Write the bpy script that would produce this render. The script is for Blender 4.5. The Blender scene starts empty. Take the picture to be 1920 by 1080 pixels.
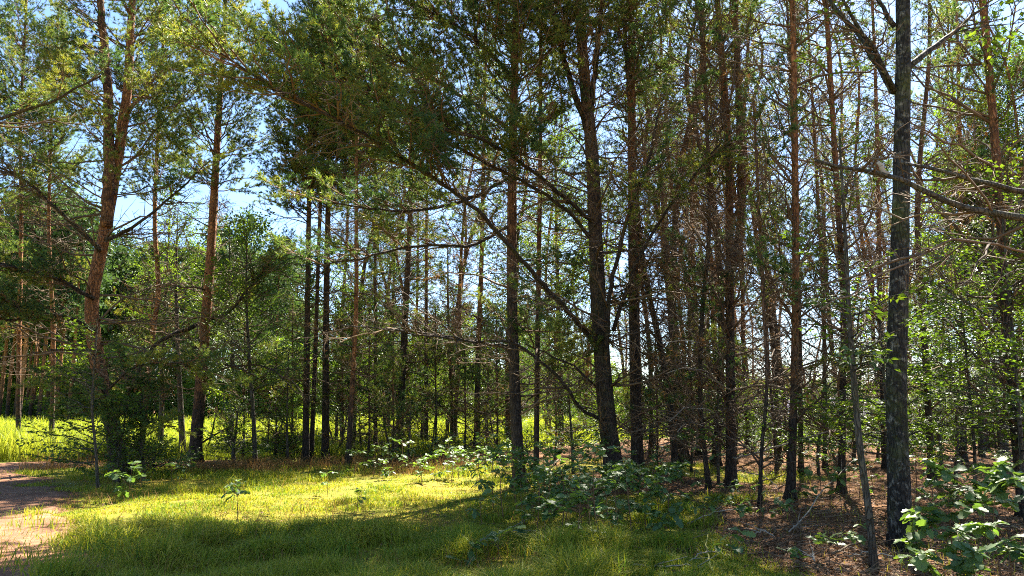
import bpy, math, random
import numpy as np
from mathutils import Vector, Matrix, Euler

# ------------------------------------------------------------------ camera, world, sun, exposure
scene = bpy.context.scene
C = scene.collection
PITCH, FPX, EYE = math.radians(9.0), 1390.0, 1.6          # focal length in pixels of the 1920 px wide frame
cam_data = bpy.data.cameras.new('camera')
cam_data.lens = 36.0 * FPX / 1920.0
cam_data.sensor_width = 36.0
cam_data.clip_end = 2000.0
cam = bpy.data.objects.new('camera', cam_data)
cam.location = (0, 0, EYE)
cam.rotation_euler = (math.pi / 2 + PITCH, 0, 0)
C.objects.link(cam)
scene.camera = cam

SUN_EL, SUN_AZ = math.radians(50), math.radians(24)        # azimuth clockwise from +Y (the view direction)
world = bpy.data.worlds.new('World')
scene.world = world
world.use_nodes = True
wn, wl = world.node_tree.nodes, world.node_tree.links
sky = wn.new('ShaderNodeTexSky')
sky.sky_type = 'NISHITA'
sky.sun_disc = False
sky.sun_elevation = SUN_EL
sky.sun_rotation = SUN_AZ
sky.air_density = 1.0
sky.dust_density = 0.35
sky.ozone_density = 5.0
wl.new(sky.outputs[0], wn['Background'].inputs[0])
wn['Background'].inputs[1].default_value = 0.05
sun_data = bpy.data.lights.new('sun', 'SUN')
sun_data.energy = 5.0
sun_data.angle = math.radians(0.53)
sun_data.color = (1.0, 0.93, 0.80)
sun = bpy.data.objects.new('sun', sun_data)
sun_dir = Vector((math.sin(SUN_AZ) * math.cos(SUN_EL), math.cos(SUN_AZ) * math.cos(SUN_EL), math.sin(SUN_EL)))
sun.rotation_euler = sun_dir.to_track_quat('Z', 'Y').to_euler()
sun.location = sun_dir * 60
C.objects.link(sun)
scene.view_settings.view_transform = 'Standard'
scene.view_settings.look = 'None'
scene.view_settings.exposure = 2.75
scene.view_settings.gamma = 1.0
scene.cycles.max_bounces = 4
scene.cycles.diffuse_bounces = 1
scene.cycles.glossy_bounces = 2
scene.cycles.transmission_bounces = 3
scene.cycles.use_denoising = False
scene.cycles.pixel_filter_type = 'BLACKMAN_HARRIS'
scene.cycles.filter_width = 1.05

# ------------------------------------------------------------------ helpers: terrain and picture geometry
def sstep(a, b, x):
    t = np.clip((x - a) / (b - a), 0, 1)
    return t * t * (3 - 2 * t)

def h(x, y):
    x = np.asarray(x, float); y = np.asarray(y, float)
    z = 0.05 * np.sin(0.55 * x + 1.1) * np.sin(0.42 * y + 0.3) + 0.03 * np.sin(1.3 * x - 0.9 * y)
    z = z - 3.3 * sstep(28, 78, y) * sstep(3, 20, x) + 1.0 * sstep(110, 400, np.abs(y))
    return z

FW = np.array([0, math.cos(PITCH), math.sin(PITCH)])
UP = np.array([0, -math.sin(PITCH), math.cos(PITCH)])

def ray(px, py):
    return FW + np.array([1.0, 0, 0]) * ((px - 960) / FPX) + UP * ((540 - py) / FPX)

def at(px, py, Y):
    d = ray(px, py)
    return np.array([0, 0, EYE]) + d * (Y / d[1])

def on_ground(px, py):
    d = ray(px, py)
    z = 0.0
    for _ in range(12):
        t = (z - EYE) / d[2]
        p = np.array([0, 0, EYE]) + d * t
        z = 0.5 * z + 0.5 * float(h(p[0], p[1]))
    p[2] = float(h(p[0], p[1]))
    return p

def vnoise(x, y, seed=0):
    """smooth value noise in 0..1"""
    x = np.asarray(x, float); y = np.asarray(y, float)
    def hsh(i, j):
        v = np.sin(i * 127.1 + j * 311.7 + seed * 74.7) * 43758.5453
        return v - np.floor(v)
    i, j = np.floor(x), np.floor(y)
    u, v = x - i, y - j
    u, v = u * u * (3 - 2 * u), v * v * (3 - 2 * v)
    return (hsh(i, j) * (1 - u) + hsh(i + 1, j) * u) * (1 - v) + (hsh(i, j + 1) * (1 - u) + hsh(i + 1, j + 1) * u) * v

# ------------------------------------------------------------------ helpers: meshes
class G:
    """collects triangles; build() makes one mesh"""
    def __init__(self):
        self.V, self.F, self.M, self.S, self.A, self.n = [], [], [], [], [], 0
    def add(self, V, F, mat=0, smooth=False, attr=None):
        V = np.asarray(V, float).reshape(-1, 3); F = np.asarray(F, int).reshape(-1, 3)
        self.V.append(V); self.F.append(F + self.n); self.n += len(V)
        self.M.append(np.full(len(F), mat, int)); self.S.append(np.full(len(F), smooth, bool))
        self.A.append(np.zeros(len(V)) if attr is None else np.broadcast_to(np.asarray(attr, float), (len(V),)))
    def merge(self, g, R=None, t=None, s=1.0):
        V, F, M, S, A = g.arrays()
        V = V * s
        if R is not None: V = V @ R.T
        if t is not None: V = V + t
        self.V.append(V); self.F.append(F + self.n); self.n += len(V)
        self.M.append(M); self.S.append(S); self.A.append(A)
    def arrays(self):
        if not self.V: return np.zeros((0, 3)), np.zeros((0, 3), int), np.zeros(0, int), np.zeros(0, bool), np.zeros(0)
        if len(self.V) > 1:
            self.V = [np.concatenate(self.V)]; self.F = [np.concatenate(self.F)]
            self.M = [np.concatenate(self.M)]; self.S = [np.concatenate(self.S)]; self.A = [np.concatenate(self.A)]
        return self.V[0], self.F[0], self.M[0], self.S[0], self.A[0]
    def tube(self, P, r, sides=5, mat=0, smooth=True, attr=None, ridge=None):
        P = np.asarray(P, float); n = len(P)
        r = np.broadcast_to(np.asarray(r, float), (n,))
        T = np.gradient(P, axis=0); T /= np.linalg.norm(T, axis=1)[:, None] + 1e-9
        ref = np.array([0, 0, 1.0]) if abs(T[0][2]) < 0.8 else np.array([1.0, 0, 0])
        A = np.cross(T, ref); A /= np.linalg.norm(A, axis=1)[:, None] + 1e-9
        B = np.cross(T, A)
        ang = np.arange(sides) / sides * 2 * math.pi
        rr = r[:, None] * np.ones(sides)[None]
        if ridge is not None: rr = rr * ridge
        V = P[:, None, :] + rr[..., None] * (A[:, None, :] * np.cos(ang)[None, :, None] + B[:, None, :] * np.sin(ang)[None, :, None])
        V = np.concatenate([V.reshape(-1, 3), P[:1], P[-1:]])
        i = np.arange(n - 1)[:, None] * sides; k = np.arange(sides)[None]; k2 = (k + 1) % sides
        a, b, c, d = i + k, i + k2, i + sides + k2, i + sides + k
        F = np.concatenate([np.stack([a, b, c], -1).reshape(-1, 3), np.stack([a, c, d], -1).reshape(-1, 3)])
        kk = np.arange(sides); e = (n - 1) * sides
        F = np.concatenate([F, np.stack([(kk + 1) % sides, kk, np.full(sides, n * sides)], -1),
                            np.stack([e + kk, e + (kk + 1) % sides, np.full(sides, n * sides + 1)], -1)])
        at_ = None
        if attr is not None:
            attr = np.asarray(attr, float)
            at_ = np.concatenate([np.repeat(attr, sides), attr[:1], attr[-1:]])
        self.add(V, F, mat, smooth, at_)
    def box(self, a, b, mat=0):
        (x0, y0, z0), (x1, y1, z1) = a, b
        V = [(x, y, z) for x in (x0, x1) for y in (y0, y1) for z in (z0, z1)]
        F = [(0, 1, 3), (0, 3, 2), (4, 6, 7), (4, 7, 5), (0, 4, 5), (0, 5, 1), (2, 3, 7), (2, 7, 6), (0, 2, 6), (0, 6, 4), (1, 5, 7), (1, 7, 3)]
        self.add(V, F, mat)
    def mesh(self, name, mats, attr_name=None):
        V, F, M, S, A = self.arrays()
        me = bpy.data.meshes.new(name)
        me.vertices.add(len(V)); me.vertices.foreach_set('co', V.astype(np.float32).ravel())
        me.loops.add(F.size); me.loops.foreach_set('vertex_index', F.astype(np.int32).ravel())
        me.polygons.add(len(F)); me.polygons.foreach_set('loop_start', (np.arange(len(F)) * 3).astype(np.int32))
        for m in mats: me.materials.append(m)
        me.polygons.foreach_set('material_index', M.astype(np.int32))
        me.polygons.foreach_set('use_smooth', S)
        if attr_name:
            at_ = me.attributes.new(attr_name, 'FLOAT', 'POINT'); at_.data.foreach_set('value', A.astype(np.float32))
        me.update(calc_edges=True)
        return me

def link(name, me, parent=None, M=None):
    o = bpy.data.objects.new(name, me); C.objects.link(o)
    if parent is not None: o.parent = parent
    if M is not None: o.matrix_local = M
    return o

def thing(name, label, cat, loc, group=None, rz=0.0, s=1.0):
    o = bpy.data.objects.new(name, None); C.objects.link(o)
    o.empty_display_size = 0.2
    o.location = loc; o.rotation_euler = (0, 0, rz); o.scale = (s, s, s)
    o['label'] = label; o['category'] = cat
    if group: o['group'] = group
    return o

REG = []                                                  # (kind, object, picture column) of look-alikes; labelled at the end
def spline(P, n):
    """Catmull-Rom through P, n samples, even in arc length"""
    P = np.asarray(P, float)
    Q = np.concatenate([[2 * P[0] - P[1]], P, [2 * P[-1] - P[-2]]])
    out = []
    for i in range(len(P) - 1):
        p0, p1, p2, p3 = Q[i:i + 4]
        t = np.linspace(0, 1, 24, endpoint=False)[:, None]
        out.append(0.5 * ((2 * p1) + (p2 - p0) * t + (2 * p0 - 5 * p1 + 4 * p2 - p3) * t ** 2 + (3 * p1 - p0 - 3 * p2 + p3) * t ** 3))
    out = np.concatenate(out + [P[-1:]])
    d = np.concatenate([[0], np.cumsum(np.linalg.norm(np.diff(out, axis=0), axis=1))])
    s = np.linspace(0, d[-1], n)
    return np.stack([np.interp(s, d, out[:, k]) for k in range(3)], 1)

# ------------------------------------------------------------------ materials
def new_mat(name):
    m = bpy.data.materials.new(name); m.use_nodes = True
    nt = m.node_tree; b = nt.nodes['Principled BSDF']
    b.inputs['Specular IOR Level'].default_value = 0.25
    return m, nt.nodes, nt.links, b

def noise_node(N, L, scale, detail=4, rough=0.55, vec=None, dim='3D'):
    n = N.new('ShaderNodeTexNoise'); n.inputs['Scale'].default_value = scale
    n.inputs['Detail'].default_value = detail; n.inputs['Roughness'].default_value = rough
    if vec is not None: L.new(vec, n.inputs['Vector'])
    return n

def ramp(N, L, src, stops, interp='LINEAR'):
    r = N.new('ShaderNodeValToRGB'); L.new(src, r.inputs[0]); r.color_ramp.interpolation = interp
    el = r.color_ramp.elements
    while len(el) < len(stops): el.new(0.5)
    for e, (p, c) in zip(el, stops): e.position = p; e.color = (*c, 1)
    return r

def mixc(N, L, fac, a, b, mode='MIX'):
    m = N.new('ShaderNodeMix'); m.data_type = 'RGBA'; m.blend_type = mode
    for s, v in ((m.inputs[0], fac), (m.inputs[6], a), (m.inputs[7], b)):
        if isinstance(v, (int, float)): s.default_value = v
        elif isinstance(v, tuple): s.default_value = (*v, 1)
        else: L.new(v, s)
    return m.outputs[2]

def math_node(N, L, op, a, b=0.0):
    m = N.new('ShaderNodeMath'); m.operation = op
    for s, v in ((m.inputs[0], a), (m.inputs[1], b)):
        if isinstance(v, (int, float)): s.default_value = v
        else: L.new(v, s)
    return m.outputs[0]

def bump(N, L, height, strength, dist, bsdf):
    b = N.new('ShaderNodeBump'); b.inputs['Strength'].default_value = strength; b.inputs['Distance'].default_value = dist
    L.new(height, b.inputs['Height']); L.new(b.outputs[0], bsdf.inputs['Normal'])

def foliage_mat(name, stops, trans=0.4, rough=0.5, spec=0.3, tint=(1.25, 1.25, 0.6)):
    """leaf colour varies by leaf, by branch and softly through the wood; part of the light passes through the leaf"""
    m, N, L, b = new_mat(name)
    geo = N.new('ShaderNodeNewGeometry'); oi = N.new('ShaderNodeObjectInfo')
    nz = noise_node(N, L, 0.9, 2, 0.5, geo.outputs['Position'])
    v = math_node(N, L, 'MULTIPLY', geo.outputs['Random Per Island'], 0.45)
    v = math_node(N, L, 'ADD', v, math_node(N, L, 'MULTIPLY', oi.outputs['Random'], 0.35))
    v = math_node(N, L, 'ADD', v, math_node(N, L, 'MULTIPLY', nz.outputs[0], 0.5))
    v = math_node(N, L, 'SUBTRACT', v, 0.14)
    col = ramp(N, L, v, stops).outputs[0]
    L.new(col, b.inputs['Base Color']); b.inputs['Roughness'].default_value = rough
    b.inputs['Specular IOR Level'].default_value = spec
    tr = N.new('ShaderNodeBsdfTranslucent')
    L.new(mixc(N, L, 1.0, col, tint, 'MULTIPLY'), tr.inputs[0])
    mx = N.new('ShaderNodeMixShader'); mx.inputs[0].default_value = trans
    L.new(b.outputs[0], mx.inputs[1]); L.new(tr.outputs[0], mx.inputs[2])
    L.new(mx.outputs[0], N['Material Output'].inputs[0])
    return m

MAT = {}
MAT['needles'] = foliage_mat('pine_needles', [(0.0, (0.032, 0.075, 0.040)), (0.38, (0.055, 0.112, 0.045)), (0.6, (0.12, 0.168, 0.040)), (0.85, (0.29, 0.27, 0.045))], 0.48, 0.5, 0.22)
MAT['rusty'] = foliage_mat('dead_needles', [(0.0, (0.10, 0.045, 0.015)), (0.5, (0.20, 0.10, 0.03)), (1.0, (0.26, 0.19, 0.06))], 0.3, 0.7, 0.1, (1.1, 1.0, 0.8))
MAT['leaf'] = foliage_mat('broad_leaves', [(0.0, (0.035, 0.075, 0.020)), (0.45, (0.075, 0.135, 0.028)), (0.8, (0.14, 0.20, 0.03)), (1.0, (0.22, 0.24, 0.04))], 0.5, 0.45, 0.35, (1.5, 1.45, 0.4))
MAT['oak_leaf'] = foliage_mat('oak_leaves', [(0.0, (0.045, 0.095, 0.040)), (0.45, (0.085, 0.150, 0.050)), (0.9, (0.16, 0.23, 0.055))], 0.42, 0.48, 0.38, (1.5, 1.5, 0.45))
MAT['far_leaf'] = foliage_mat('far_foliage', [(0.0, (0.028, 0.058, 0.024)), (0.5, (0.055, 0.10, 0.034)), (1.0, (0.11, 0.15, 0.04))], 0.3, 0.6, 0.15)
MAT['grass'] = foliage_mat('short_grass', [(0.0, (0.045, 0.125, 0.016)), (0.38, (0.105, 0.19, 0.020)), (0.62, (0.30, 0.30, 0.026)), (1.0, (0.46, 0.35, 0.09))], 0.4, 0.55, 0.2, (1.2, 1.2, 0.5))
MAT['meadow_grass'] = foliage_mat('meadow_blades', [(0.0, (0.12, 0.18, 0.025)), (0.4, (0.24, 0.29, 0.035)), (0.75, (0.36, 0.36, 0.05)), (1.0, (0.46, 0.38, 0.14))], 0.45, 0.55, 0.2, (1.2, 1.2, 0.5))
MAT['dry_grass'] = foliage_mat('dry_grass', [(0.0, (0.12, 0.06, 0.025)), (0.5, (0.24, 0.14, 0.05)), (1.0, (0.36, 0.27, 0.09))], 0.3, 0.7, 0.1, (1.1, 1.0, 0.8))
MAT['litter'] = foliage_mat('leaf_litter', [(0.0, (0.09, 0.045, 0.022)), (0.5, (0.19, 0.10, 0.05)), (0.85, (0.30, 0.19, 0.10)), (1.0, (0.42, 0.33, 0.22))], 0.12, 0.7, 0.2, (1.0, 0.9, 0.8))

def bark_mat(name, low, high, lo_h, hi_h, moss=0.0, patches=None):
    """fissured bark; the attribute hgt (0 foot .. 1 top) turns the grey-brown plated foot into thin flaky orange bark"""
    m, N, L, b = new_mat(name)
    tc = N.new('ShaderNodeTexCoord'); mp = N.new('ShaderNodeMapping'); L.new(tc.outputs['Object'], mp.inputs[0])
    mp.inputs['Scale'].default_value = (1, 1, 0.28)
    vo = N.new('ShaderNodeTexVoronoi'); vo.feature = 'DISTANCE_TO_EDGE'; vo.inputs['Scale'].default_value = 22
    nz0 = noise_node(N, L, 9, 3, 0.6, mp.outputs[0])
    L.new(mixc(N, L, 0.12, mp.outputs[0], nz0.outputs[1], 'ADD'), vo.inputs['Vector'])
    nz = noise_node(N, L, 6.0, 5, 0.65, tc.outputs['Object'])
    at_ = N.new('ShaderNodeAttribute'); at_.attribute_name = 'hgt'
    k = math_node(N, L, 'ADD', at_.outputs['Fac'], math_node(N, L, 'MULTIPLY', math_node(N, L, 'SUBTRACT', nz.outputs[0], 0.5), 0.30))
    t = ramp(N, L, k, [(lo_h, (0, 0, 0)), (hi_h, (1, 1, 1))]).outputs[0]
    lo = ramp(N, L, nz.outputs[0], [(0.25, low[0]), (0.55, low[1]), (0.8, low[2])]).outputs[0]
    hi = ramp(N, L, nz.outputs[0], [(0.25, high[0]), (0.55, high[1]), (0.8, high[2])]).outputs[0]
    col = mixc(N, L, t, lo, hi)
    crack = ramp(N, L, vo.outputs['Distance'], [(0.0, (0, 0, 0)), (0.16, (1, 1, 1))]).outputs[0]
    col = mixc(N, L, mixc(N, L, 0.55, crack, (1, 1, 1)), tuple(0.45 * c for c in low[0]), col)
    if patches:
        n2 = noise_node(N, L, 11.0, 5, 0.7, tc.outputs['Object'])
        col = mixc(N, L, ramp(N, L, n2.outputs[0], [(0.54, (0, 0, 0)), (0.63, (1, 1, 1))]).outputs[0], col, patches)
    if moss:
        n3 = noise_node(N, L, 2.2, 5, 0.7, tc.outputs['Object'])
        col = mixc(N, L, math_node(N, L, 'MULTIPLY', ramp(N, L, n3.outputs[0], [(0.48, (0, 0, 0)), (0.66, (1, 1, 1))]).outputs[0], moss), col, (0.075, 0.085, 0.02))
    L.new(col, b.inputs['Base Color']); b.inputs['Roughness'].default_value = 0.85
    hh = math_node(N, L, 'ADD', math_node(N, L, 'MULTIPLY', crack, 1.0), math_node(N, L, 'MULTIPLY', nz.outputs[0], 0.7))
    bump(N, L, hh, 0.9, 0.03, b)
    return m

GREYBARK = [(0.026, 0.019, 0.015), (0.058, 0.042, 0.031), (0.11, 0.082, 0.060)]
ORANGE = [(0.17, 0.070, 0.030), (0.34, 0.145, 0.055), (0.46, 0.24, 0.11)]
DULL = [(0.10, 0.055, 0.034), (0.18, 0.095, 0.052), (0.28, 0.16, 0.09)]
MAT['bark'] = bark_mat('pine_bark', GREYBARK, ORANGE, 0.20, 0.42)
MAT['bark_low'] = bark_mat('pine_bark_bright', GREYBARK, ORANGE, 0.08, 0.24)
MAT['bark_dull'] = bark_mat('pine_bark_dull', GREYBARK, DULL, 0.22, 0.50, moss=0.35)
MAT['birch'] = bark_mat('birch_bark', [(0.014, 0.012, 0.010), (0.038, 0.034, 0.028), (0.10, 0.092, 0.075)], [(0.016, 0.015, 0.012), (0.042, 0.040, 0.033), (0.11, 0.105, 0.09)], 0.3, 0.6, moss=0.8, patches=(0.19, 0.18, 0.145))
MAT['leafwood'] = bark_mat('young_bark', [(0.05, 0.042, 0.033), (0.10, 0.085, 0.065), (0.17, 0.15, 0.12)], [(0.05, 0.042, 0.033), (0.10, 0.085, 0.065), (0.17, 0.15, 0.12)], 0.3, 0.6, moss=0.5)

def twig_mat(name, a, b_):
    m, N, L, b = new_mat(name)
    oi = N.new('ShaderNodeObjectInfo'); geo = N.new('ShaderNodeNewGeometry')
    nz = noise_node(N, L, 5, 3, 0.6, geo.outputs['Position'])
    f = math_node(N, L, 'ADD', math_node(N, L, 'MULTIPLY', oi.outputs['Random'], 0.5), math_node(N, L, 'MULTIPLY', nz.outputs[0], 0.6))
    L.new(ramp(N, L, f, [(0.15, a), (0.9, b_)]).outputs[0], b.inputs['Base Color']); b.inputs['Roughness'].default_value = 0.85
    return m
MAT['twig'] = twig_mat('live_twig', (0.075, 0.045, 0.028), (0.20, 0.11, 0.055))
MAT['dead_twig'] = twig_mat('dead_twig', (0.050, 0.034, 0.022), (0.18, 0.12, 0.070))
MAT['pale_twig'] = twig_mat('bleached_twig', (0.22, 0.18, 0.13), (0.42, 0.36, 0.28))

def ground_mat():
    m, N, L, b = new_mat('forest_floor')
    geo = N.new('ShaderNodeNewGeometry'); P = geo.outputs['Position']
    n1 = noise_node(N, L, 0.9, 6, 0.65, P); n2 = noise_node(N, L, 14, 5, 0.7, P); n3 = noise_node(N, L, 60, 3, 0.7, P)
    f = math_node(N, L, 'ADD', math_node(N, L, 'MULTIPLY', n1.outputs[0], 0.5), math_node(N, L, 'MULTIPLY', n2.outputs[0], 0.5))
    litter = ramp(N, L, f, [(0.3, (0.050, 0.026, 0.013)), (0.48, (0.135, 0.066, 0.030)), (0.6, (0.24, 0.125, 0.055)), (0.75, (0.36, 0.22, 0.11))]).outputs[0]
    moss = ramp(N, L, f, [(0.3, (0.060, 0.085, 0.014)), (0.46, (0.16, 0.165, 0.020)), (0.56, (0.30, 0.23, 0.030)), (0.66, (0.38, 0.22, 0.07))]).outputs[0]
    at_ = N.new('ShaderNodeAttribute'); at_.attribute_name = 'lawn'
    k = math_node(N, L, 'ADD', at_.outputs['Fac'], math_node(N, L, 'MULTIPLY', math_node(N, L, 'SUBTRACT', n2.outputs[0], 0.5), 0.7))
    col = mixc(N, L, ramp(N, L, k, [(0.35, (0, 0, 0)), (0.65, (1, 1, 1))]).outputs[0], litter, moss)
    dirt = ramp(N, L, f, [(0.3, (0.080, 0.040, 0.025)), (0.46, (0.175, 0.088, 0.050)), (0.60, (0.26, 0.140, 0.082)), (0.75, (0.33, 0.205, 0.13))]).outputs[0]
    kd = math_node(N, L, 'ADD', at_.outputs['Fac'], math_node(N, L, 'MULTIPLY', math_node(N, L, 'SUBTRACT', n2.outputs[0], 0.5), 1.1))
    col = mixc(N, L, ramp(N, L, math_node(N, L, 'MULTIPLY', kd, -1.0), [(0.1, (0, 0, 0)), (0.5, (1, 1, 1))]).outputs[0], col, dirt)
    L.new(mixc(N, L, 0.6, col, ramp(N, L, n3.outputs[0], [(0.3, (0.45, 0.45, 0.45)), (0.7, (1.3, 1.3, 1.3))]).outputs[0], 'MULTIPLY'), b.inputs['Base Color'])
    b.inputs['Roughness'].default_value = 0.95; b.inputs['Specular IOR Level'].default_value = 0.1
    bump(N, L, math_node(N, L, 'ADD', n2.outputs[0], math_node(N, L, 'MULTIPLY', n3.outputs[0], 0.5)), 0.8, 0.05, b)
    return m
MAT['ground'] = ground_mat()

def soil_mat(name, stops, sc=3.0):
    m, N, L, b = new_mat(name)
    geo = N.new('ShaderNodeNewGeometry'); P = geo.outputs['Position']
    n1 = noise_node(N, L, sc, 7, 0.68, P); n3 = noise_node(N, L, 45, 3, 0.7, P)
    f = math_node(N, L, 'ADD', math_node(N, L, 'MULTIPLY', n1.outputs[0], 0.65), math_node(N, L, 'MULTIPLY', n3.outputs[0], 0.35))
    L.new(ramp(N, L, f, stops).outputs[0], b.inputs['Base Color'])
    b.inputs['Roughness'].default_value = 0.95; b.inputs['Specular IOR Level'].default_value = 0.1
    bump(N, L, f, 0.7, 0.06, b)
    return m
MAT['path'] = soil_mat('sandy_track', [(0.32, (0.085, 0.042, 0.026)), (0.46, (0.18, 0.090, 0.052)), (0.60, (0.27, 0.145, 0.085)), (0.75, (0.34, 0.21, 0.135))])
MAT['meadow'] = soil_mat('meadow_soil', [(0.3, (0.10, 0.14, 0.025)), (0.5, (0.18, 0.23, 0.035)), (0.7, (0.29, 0.28, 0.06))], 0.6)

def plain_mat(name, col, rough=0.7, var=0.25, scale=6.0):
    m, N, L, b = new_mat(name)
    tc = N.new('ShaderNodeTexCoord'); nz = noise_node(N, L, scale, 4, 0.6, tc.outputs['Object'])
    L.new(ramp(N, L, nz.outputs[0], [(0.3, tuple(c * (1 - var) for c in col)), (0.7, tuple(min(1, c * (1 + var)) for c in col))]).outputs[0], b.inputs['Base Color'])
    b.inputs['Roughness'].default_value = rough
    return m
MAT['tiles'] = plain_mat('grey_roof_tiles', (0.22, 0.205, 0.25), 0.95, 0.15, 2.0)
MAT['plaster'] = plain_mat('pale_plaster', (0.62, 0.60, 0.54), 0.85, 0.08)
MAT['dark_glass'] = plain_mat('window_glass', (0.02, 0.025, 0.03), 0.08, 0.1)
MAT['white_frame'] = plain_mat('white_frame', (0.75, 0.75, 0.73), 0.5, 0.05)

# ------------------------------------------------------------------ the setting: ground, track, meadow
def lawn_mask(x, y):
    x = np.asarray(x, float); y = np.asarray(y, float)
    edge = np.interp(y, [4, 7.4, 9, 12, 15, 18, 22], [1.2, 0.8, 0.5, 0.3, 0.9, 2.0, 2.6]) + 1.6 * (vnoise(x * 0.5, y * 0.5, 3) - 0.5)
    m = sstep(0.9, -0.9, x - edge) * sstep(21.0, 18.2, y)
    spot = sstep(0.62, 0.78, vnoise(x * 0.45 + 7, y * 0.45, 9)) * 0.7       # mossy spots on the needle floor
    return np.maximum(m, spot * sstep(26, 20, y))

def meadow_mask(x, y):
    edge = np.interp(x, [-80, -9, -4, 0, 4, 8, 12, 60], [21.8, 21.8, 23.0, 27.0, 33.0, 40.0, 60.0, 70.0]) + 1.2 * (vnoise(x * 0.4, y * 0.4, 5) - 0.5)
    return sstep(-0.5, 0.5, y - edge)

def bumps(x, y): return (0.035 * (vnoise(x * 2.2, y * 2.2, 1) - 0.5) + 0.11 * (vnoise(x * 1.1, y * 1.1, 2) - 0.5) * sstep(-0.5, 1.0, x)) * sstep(60, 20, y)
TRACK = np.array([(-2.2, 1.0), (-4.4, 4.5), (-5.7, 7.4), (-7.3, 9.8), (-9.2, 12.3), (-11.7, 15.5), (-13.6, 18.0), (-19, 20.5), (-30, 22.5)])
TRACK2 = np.array([(-34, 19.6), (-20, 19.5), (-14, 19.6), (-11, 20.3), (-8.5, 20.7)])
def dist_poly(x, y, P):
    D = np.full(np.shape(x), 1e9)
    for (ax, ay), (bx, by) in zip(P[:-1], P[1:]):
        t = np.clip(((x - ax) * (bx - ax) + (y - ay) * (by - ay)) / ((bx - ax) ** 2 + (by - ay) ** 2), 0, 1)
        D = np.minimum(D, np.hypot(x - ax - t * (bx - ax), y - ay - t * (by - ay)))
    return D
def path_mask(x, y):
    w = 0.8 * (vnoise(x * 1.1, y * 1.1, 11) - 0.5)
    return np.maximum(sstep(0.25, -0.25, dist_poly(x, y, TRACK) - 1.4 - w), sstep(0.25, -0.25, dist_poly(x, y, TRACK2) - 0.95 - w * 0.7))
def near_path(x, y):
    w = 0.9 * (vnoise(x * 1.1, y * 1.1, 11) - 0.5) + 0.7 * (vnoise(x * 3.1, y * 3.1, 17) - 0.5)
    return np.maximum(sstep(0.55, -0.35, dist_poly(x, y, TRACK) - 1.5 - w), sstep(0.5, -0.3, dist_poly(x, y, TRACK2) - 1.1 - w * 0.7))
xs = np.concatenate([-np.geomspace(18, 700, 34)[::-1], np.arange(-17.8, 16, 0.2), np.geomspace(16, 700, 34)])
ys = np.concatenate([-np.geomspace(4, 300, 16)[::-1], np.arange(-3.5, 4, 0.5), np.arange(4, 26, 0.18), np.geomspace(26, 900, 48)])
X, Yg = np.meshgrid(xs, ys)
Z = h(X, Yg) + bumps(X, Yg)
nx, ny = len(xs), len(ys)
idx = np.arange(nx * ny).reshape(ny, nx)
a, b_, c, d = idx[:-1, :-1].ravel(), idx[:-1, 1:].ravel(), idx[1:, 1:].ravel(), idx[1:, :-1].ravel()
g = G(); g.add(np.stack([X, Yg, Z], -1), np.concatenate([np.stack([a, b_, c], 1), np.stack([a, c, d], 1)]), 0, True, (lawn_mask(X, Yg) - 1.9 * near_path(X, Yg)).ravel())
ground = link('ground', g.mesh('ground', [MAT['ground']], 'lawn')); ground['kind'] = 'structure'
ground['label'] = 'needle-strewn forest floor with mossy short grass'

def sheet(name, label, x0, x1, y0, y1, sx, sy, mat, lift, keep):
    xa, ya = np.arange(x0, x1 + 1e-6, sx), np.arange(y0, y1 + 1e-6, sy)
    X, Y = np.meshgrid(xa, ya)
    idx = np.arange(X.size).reshape(X.shape)
    k = keep(X, Y)
    cell = (k[:-1, :-1] + k[:-1, 1:] + k[1:, 1:] + k[1:, :-1]) > 0.01
    a, b_, c, d = [q[cell] for q in (idx[:-1, :-1], idx[:-1, 1:], idx[1:, 1:], idx[1:, :-1])]
    Zl = h(X, Y) + lift * np.clip(k * 3, 0, 1) - 0.06 * (k <= 0.01)      # the rim dips under the ground
    g = G(); g.add(np.stack([X, Y, Zl], -1), np.concatenate([np.stack([a, b_, c], 1), np.stack([a, c, d], 1)]), 0, True)
    o = link(name, g.mesh(name, [mat])); o['kind'] = 'structure'; o['label'] = label
    return o

sheet('meadow', 'sunlit meadow beyond the row of pines', -110, 40, 20, 130, 1.0, 1.0, MAT['meadow'], 0.05, lambda x, y: meadow_mask(x, y) * sstep(16, 12, x + (y < 0)))

path = sheet('path', 'sandy forest track curving past the grass', -34, 0, 0.5, 23.5, 0.12, 0.12, MAT['path'], 0.028, path_mask)

# ------------------------------------------------------------------ branch libraries (shared meshes)
def unit(v): return v / (np.linalg.norm(v, axis=-1, keepdims=True) + 1e-9)

def needles(g, P0, P1, n, ln, w, r, mat):
    P0 = np.repeat(np.asarray(P0), n, 0); P1 = np.repeat(np.asarray(P1), n, 0)
    k = len(P0); s = r.random(k)[:, None]
    d = unit(P1 - P0); q = unit(np.cross(d, r.normal(size=(k, 3))))
    dd = unit(d * r.uniform(0.35, 1.0, (k, 1)) + q * r.uniform(0.6, 1.0, (k, 1)) + np.array([0, 0, 0.12]))
    wv = unit(np.cross(dd, r.normal(size=(k, 3)))) * w / 2
    B = P0 + (P1 - P0) * s
    V = np.stack([B - wv, B + wv, B + dd * ln * r.uniform(0.75, 1.2, (k, 1))], 1).reshape(-1, 3)
    g.add(V, np.arange(3 * k).reshape(-1, 3), mat)

def axis_curve(L, r, rise, wig, n=7):
    t = np.linspace(0, 1, n)
    y = np.cumsum(r.normal(0, wig, n)) * L / n; z = np.cumsum(r.normal(0, wig * 0.7, n)) * L / n
    y -= y[0]; z -= z[0]
    return np.stack([t * L, y, z + rise * L * t ** 2], 1)

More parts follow.
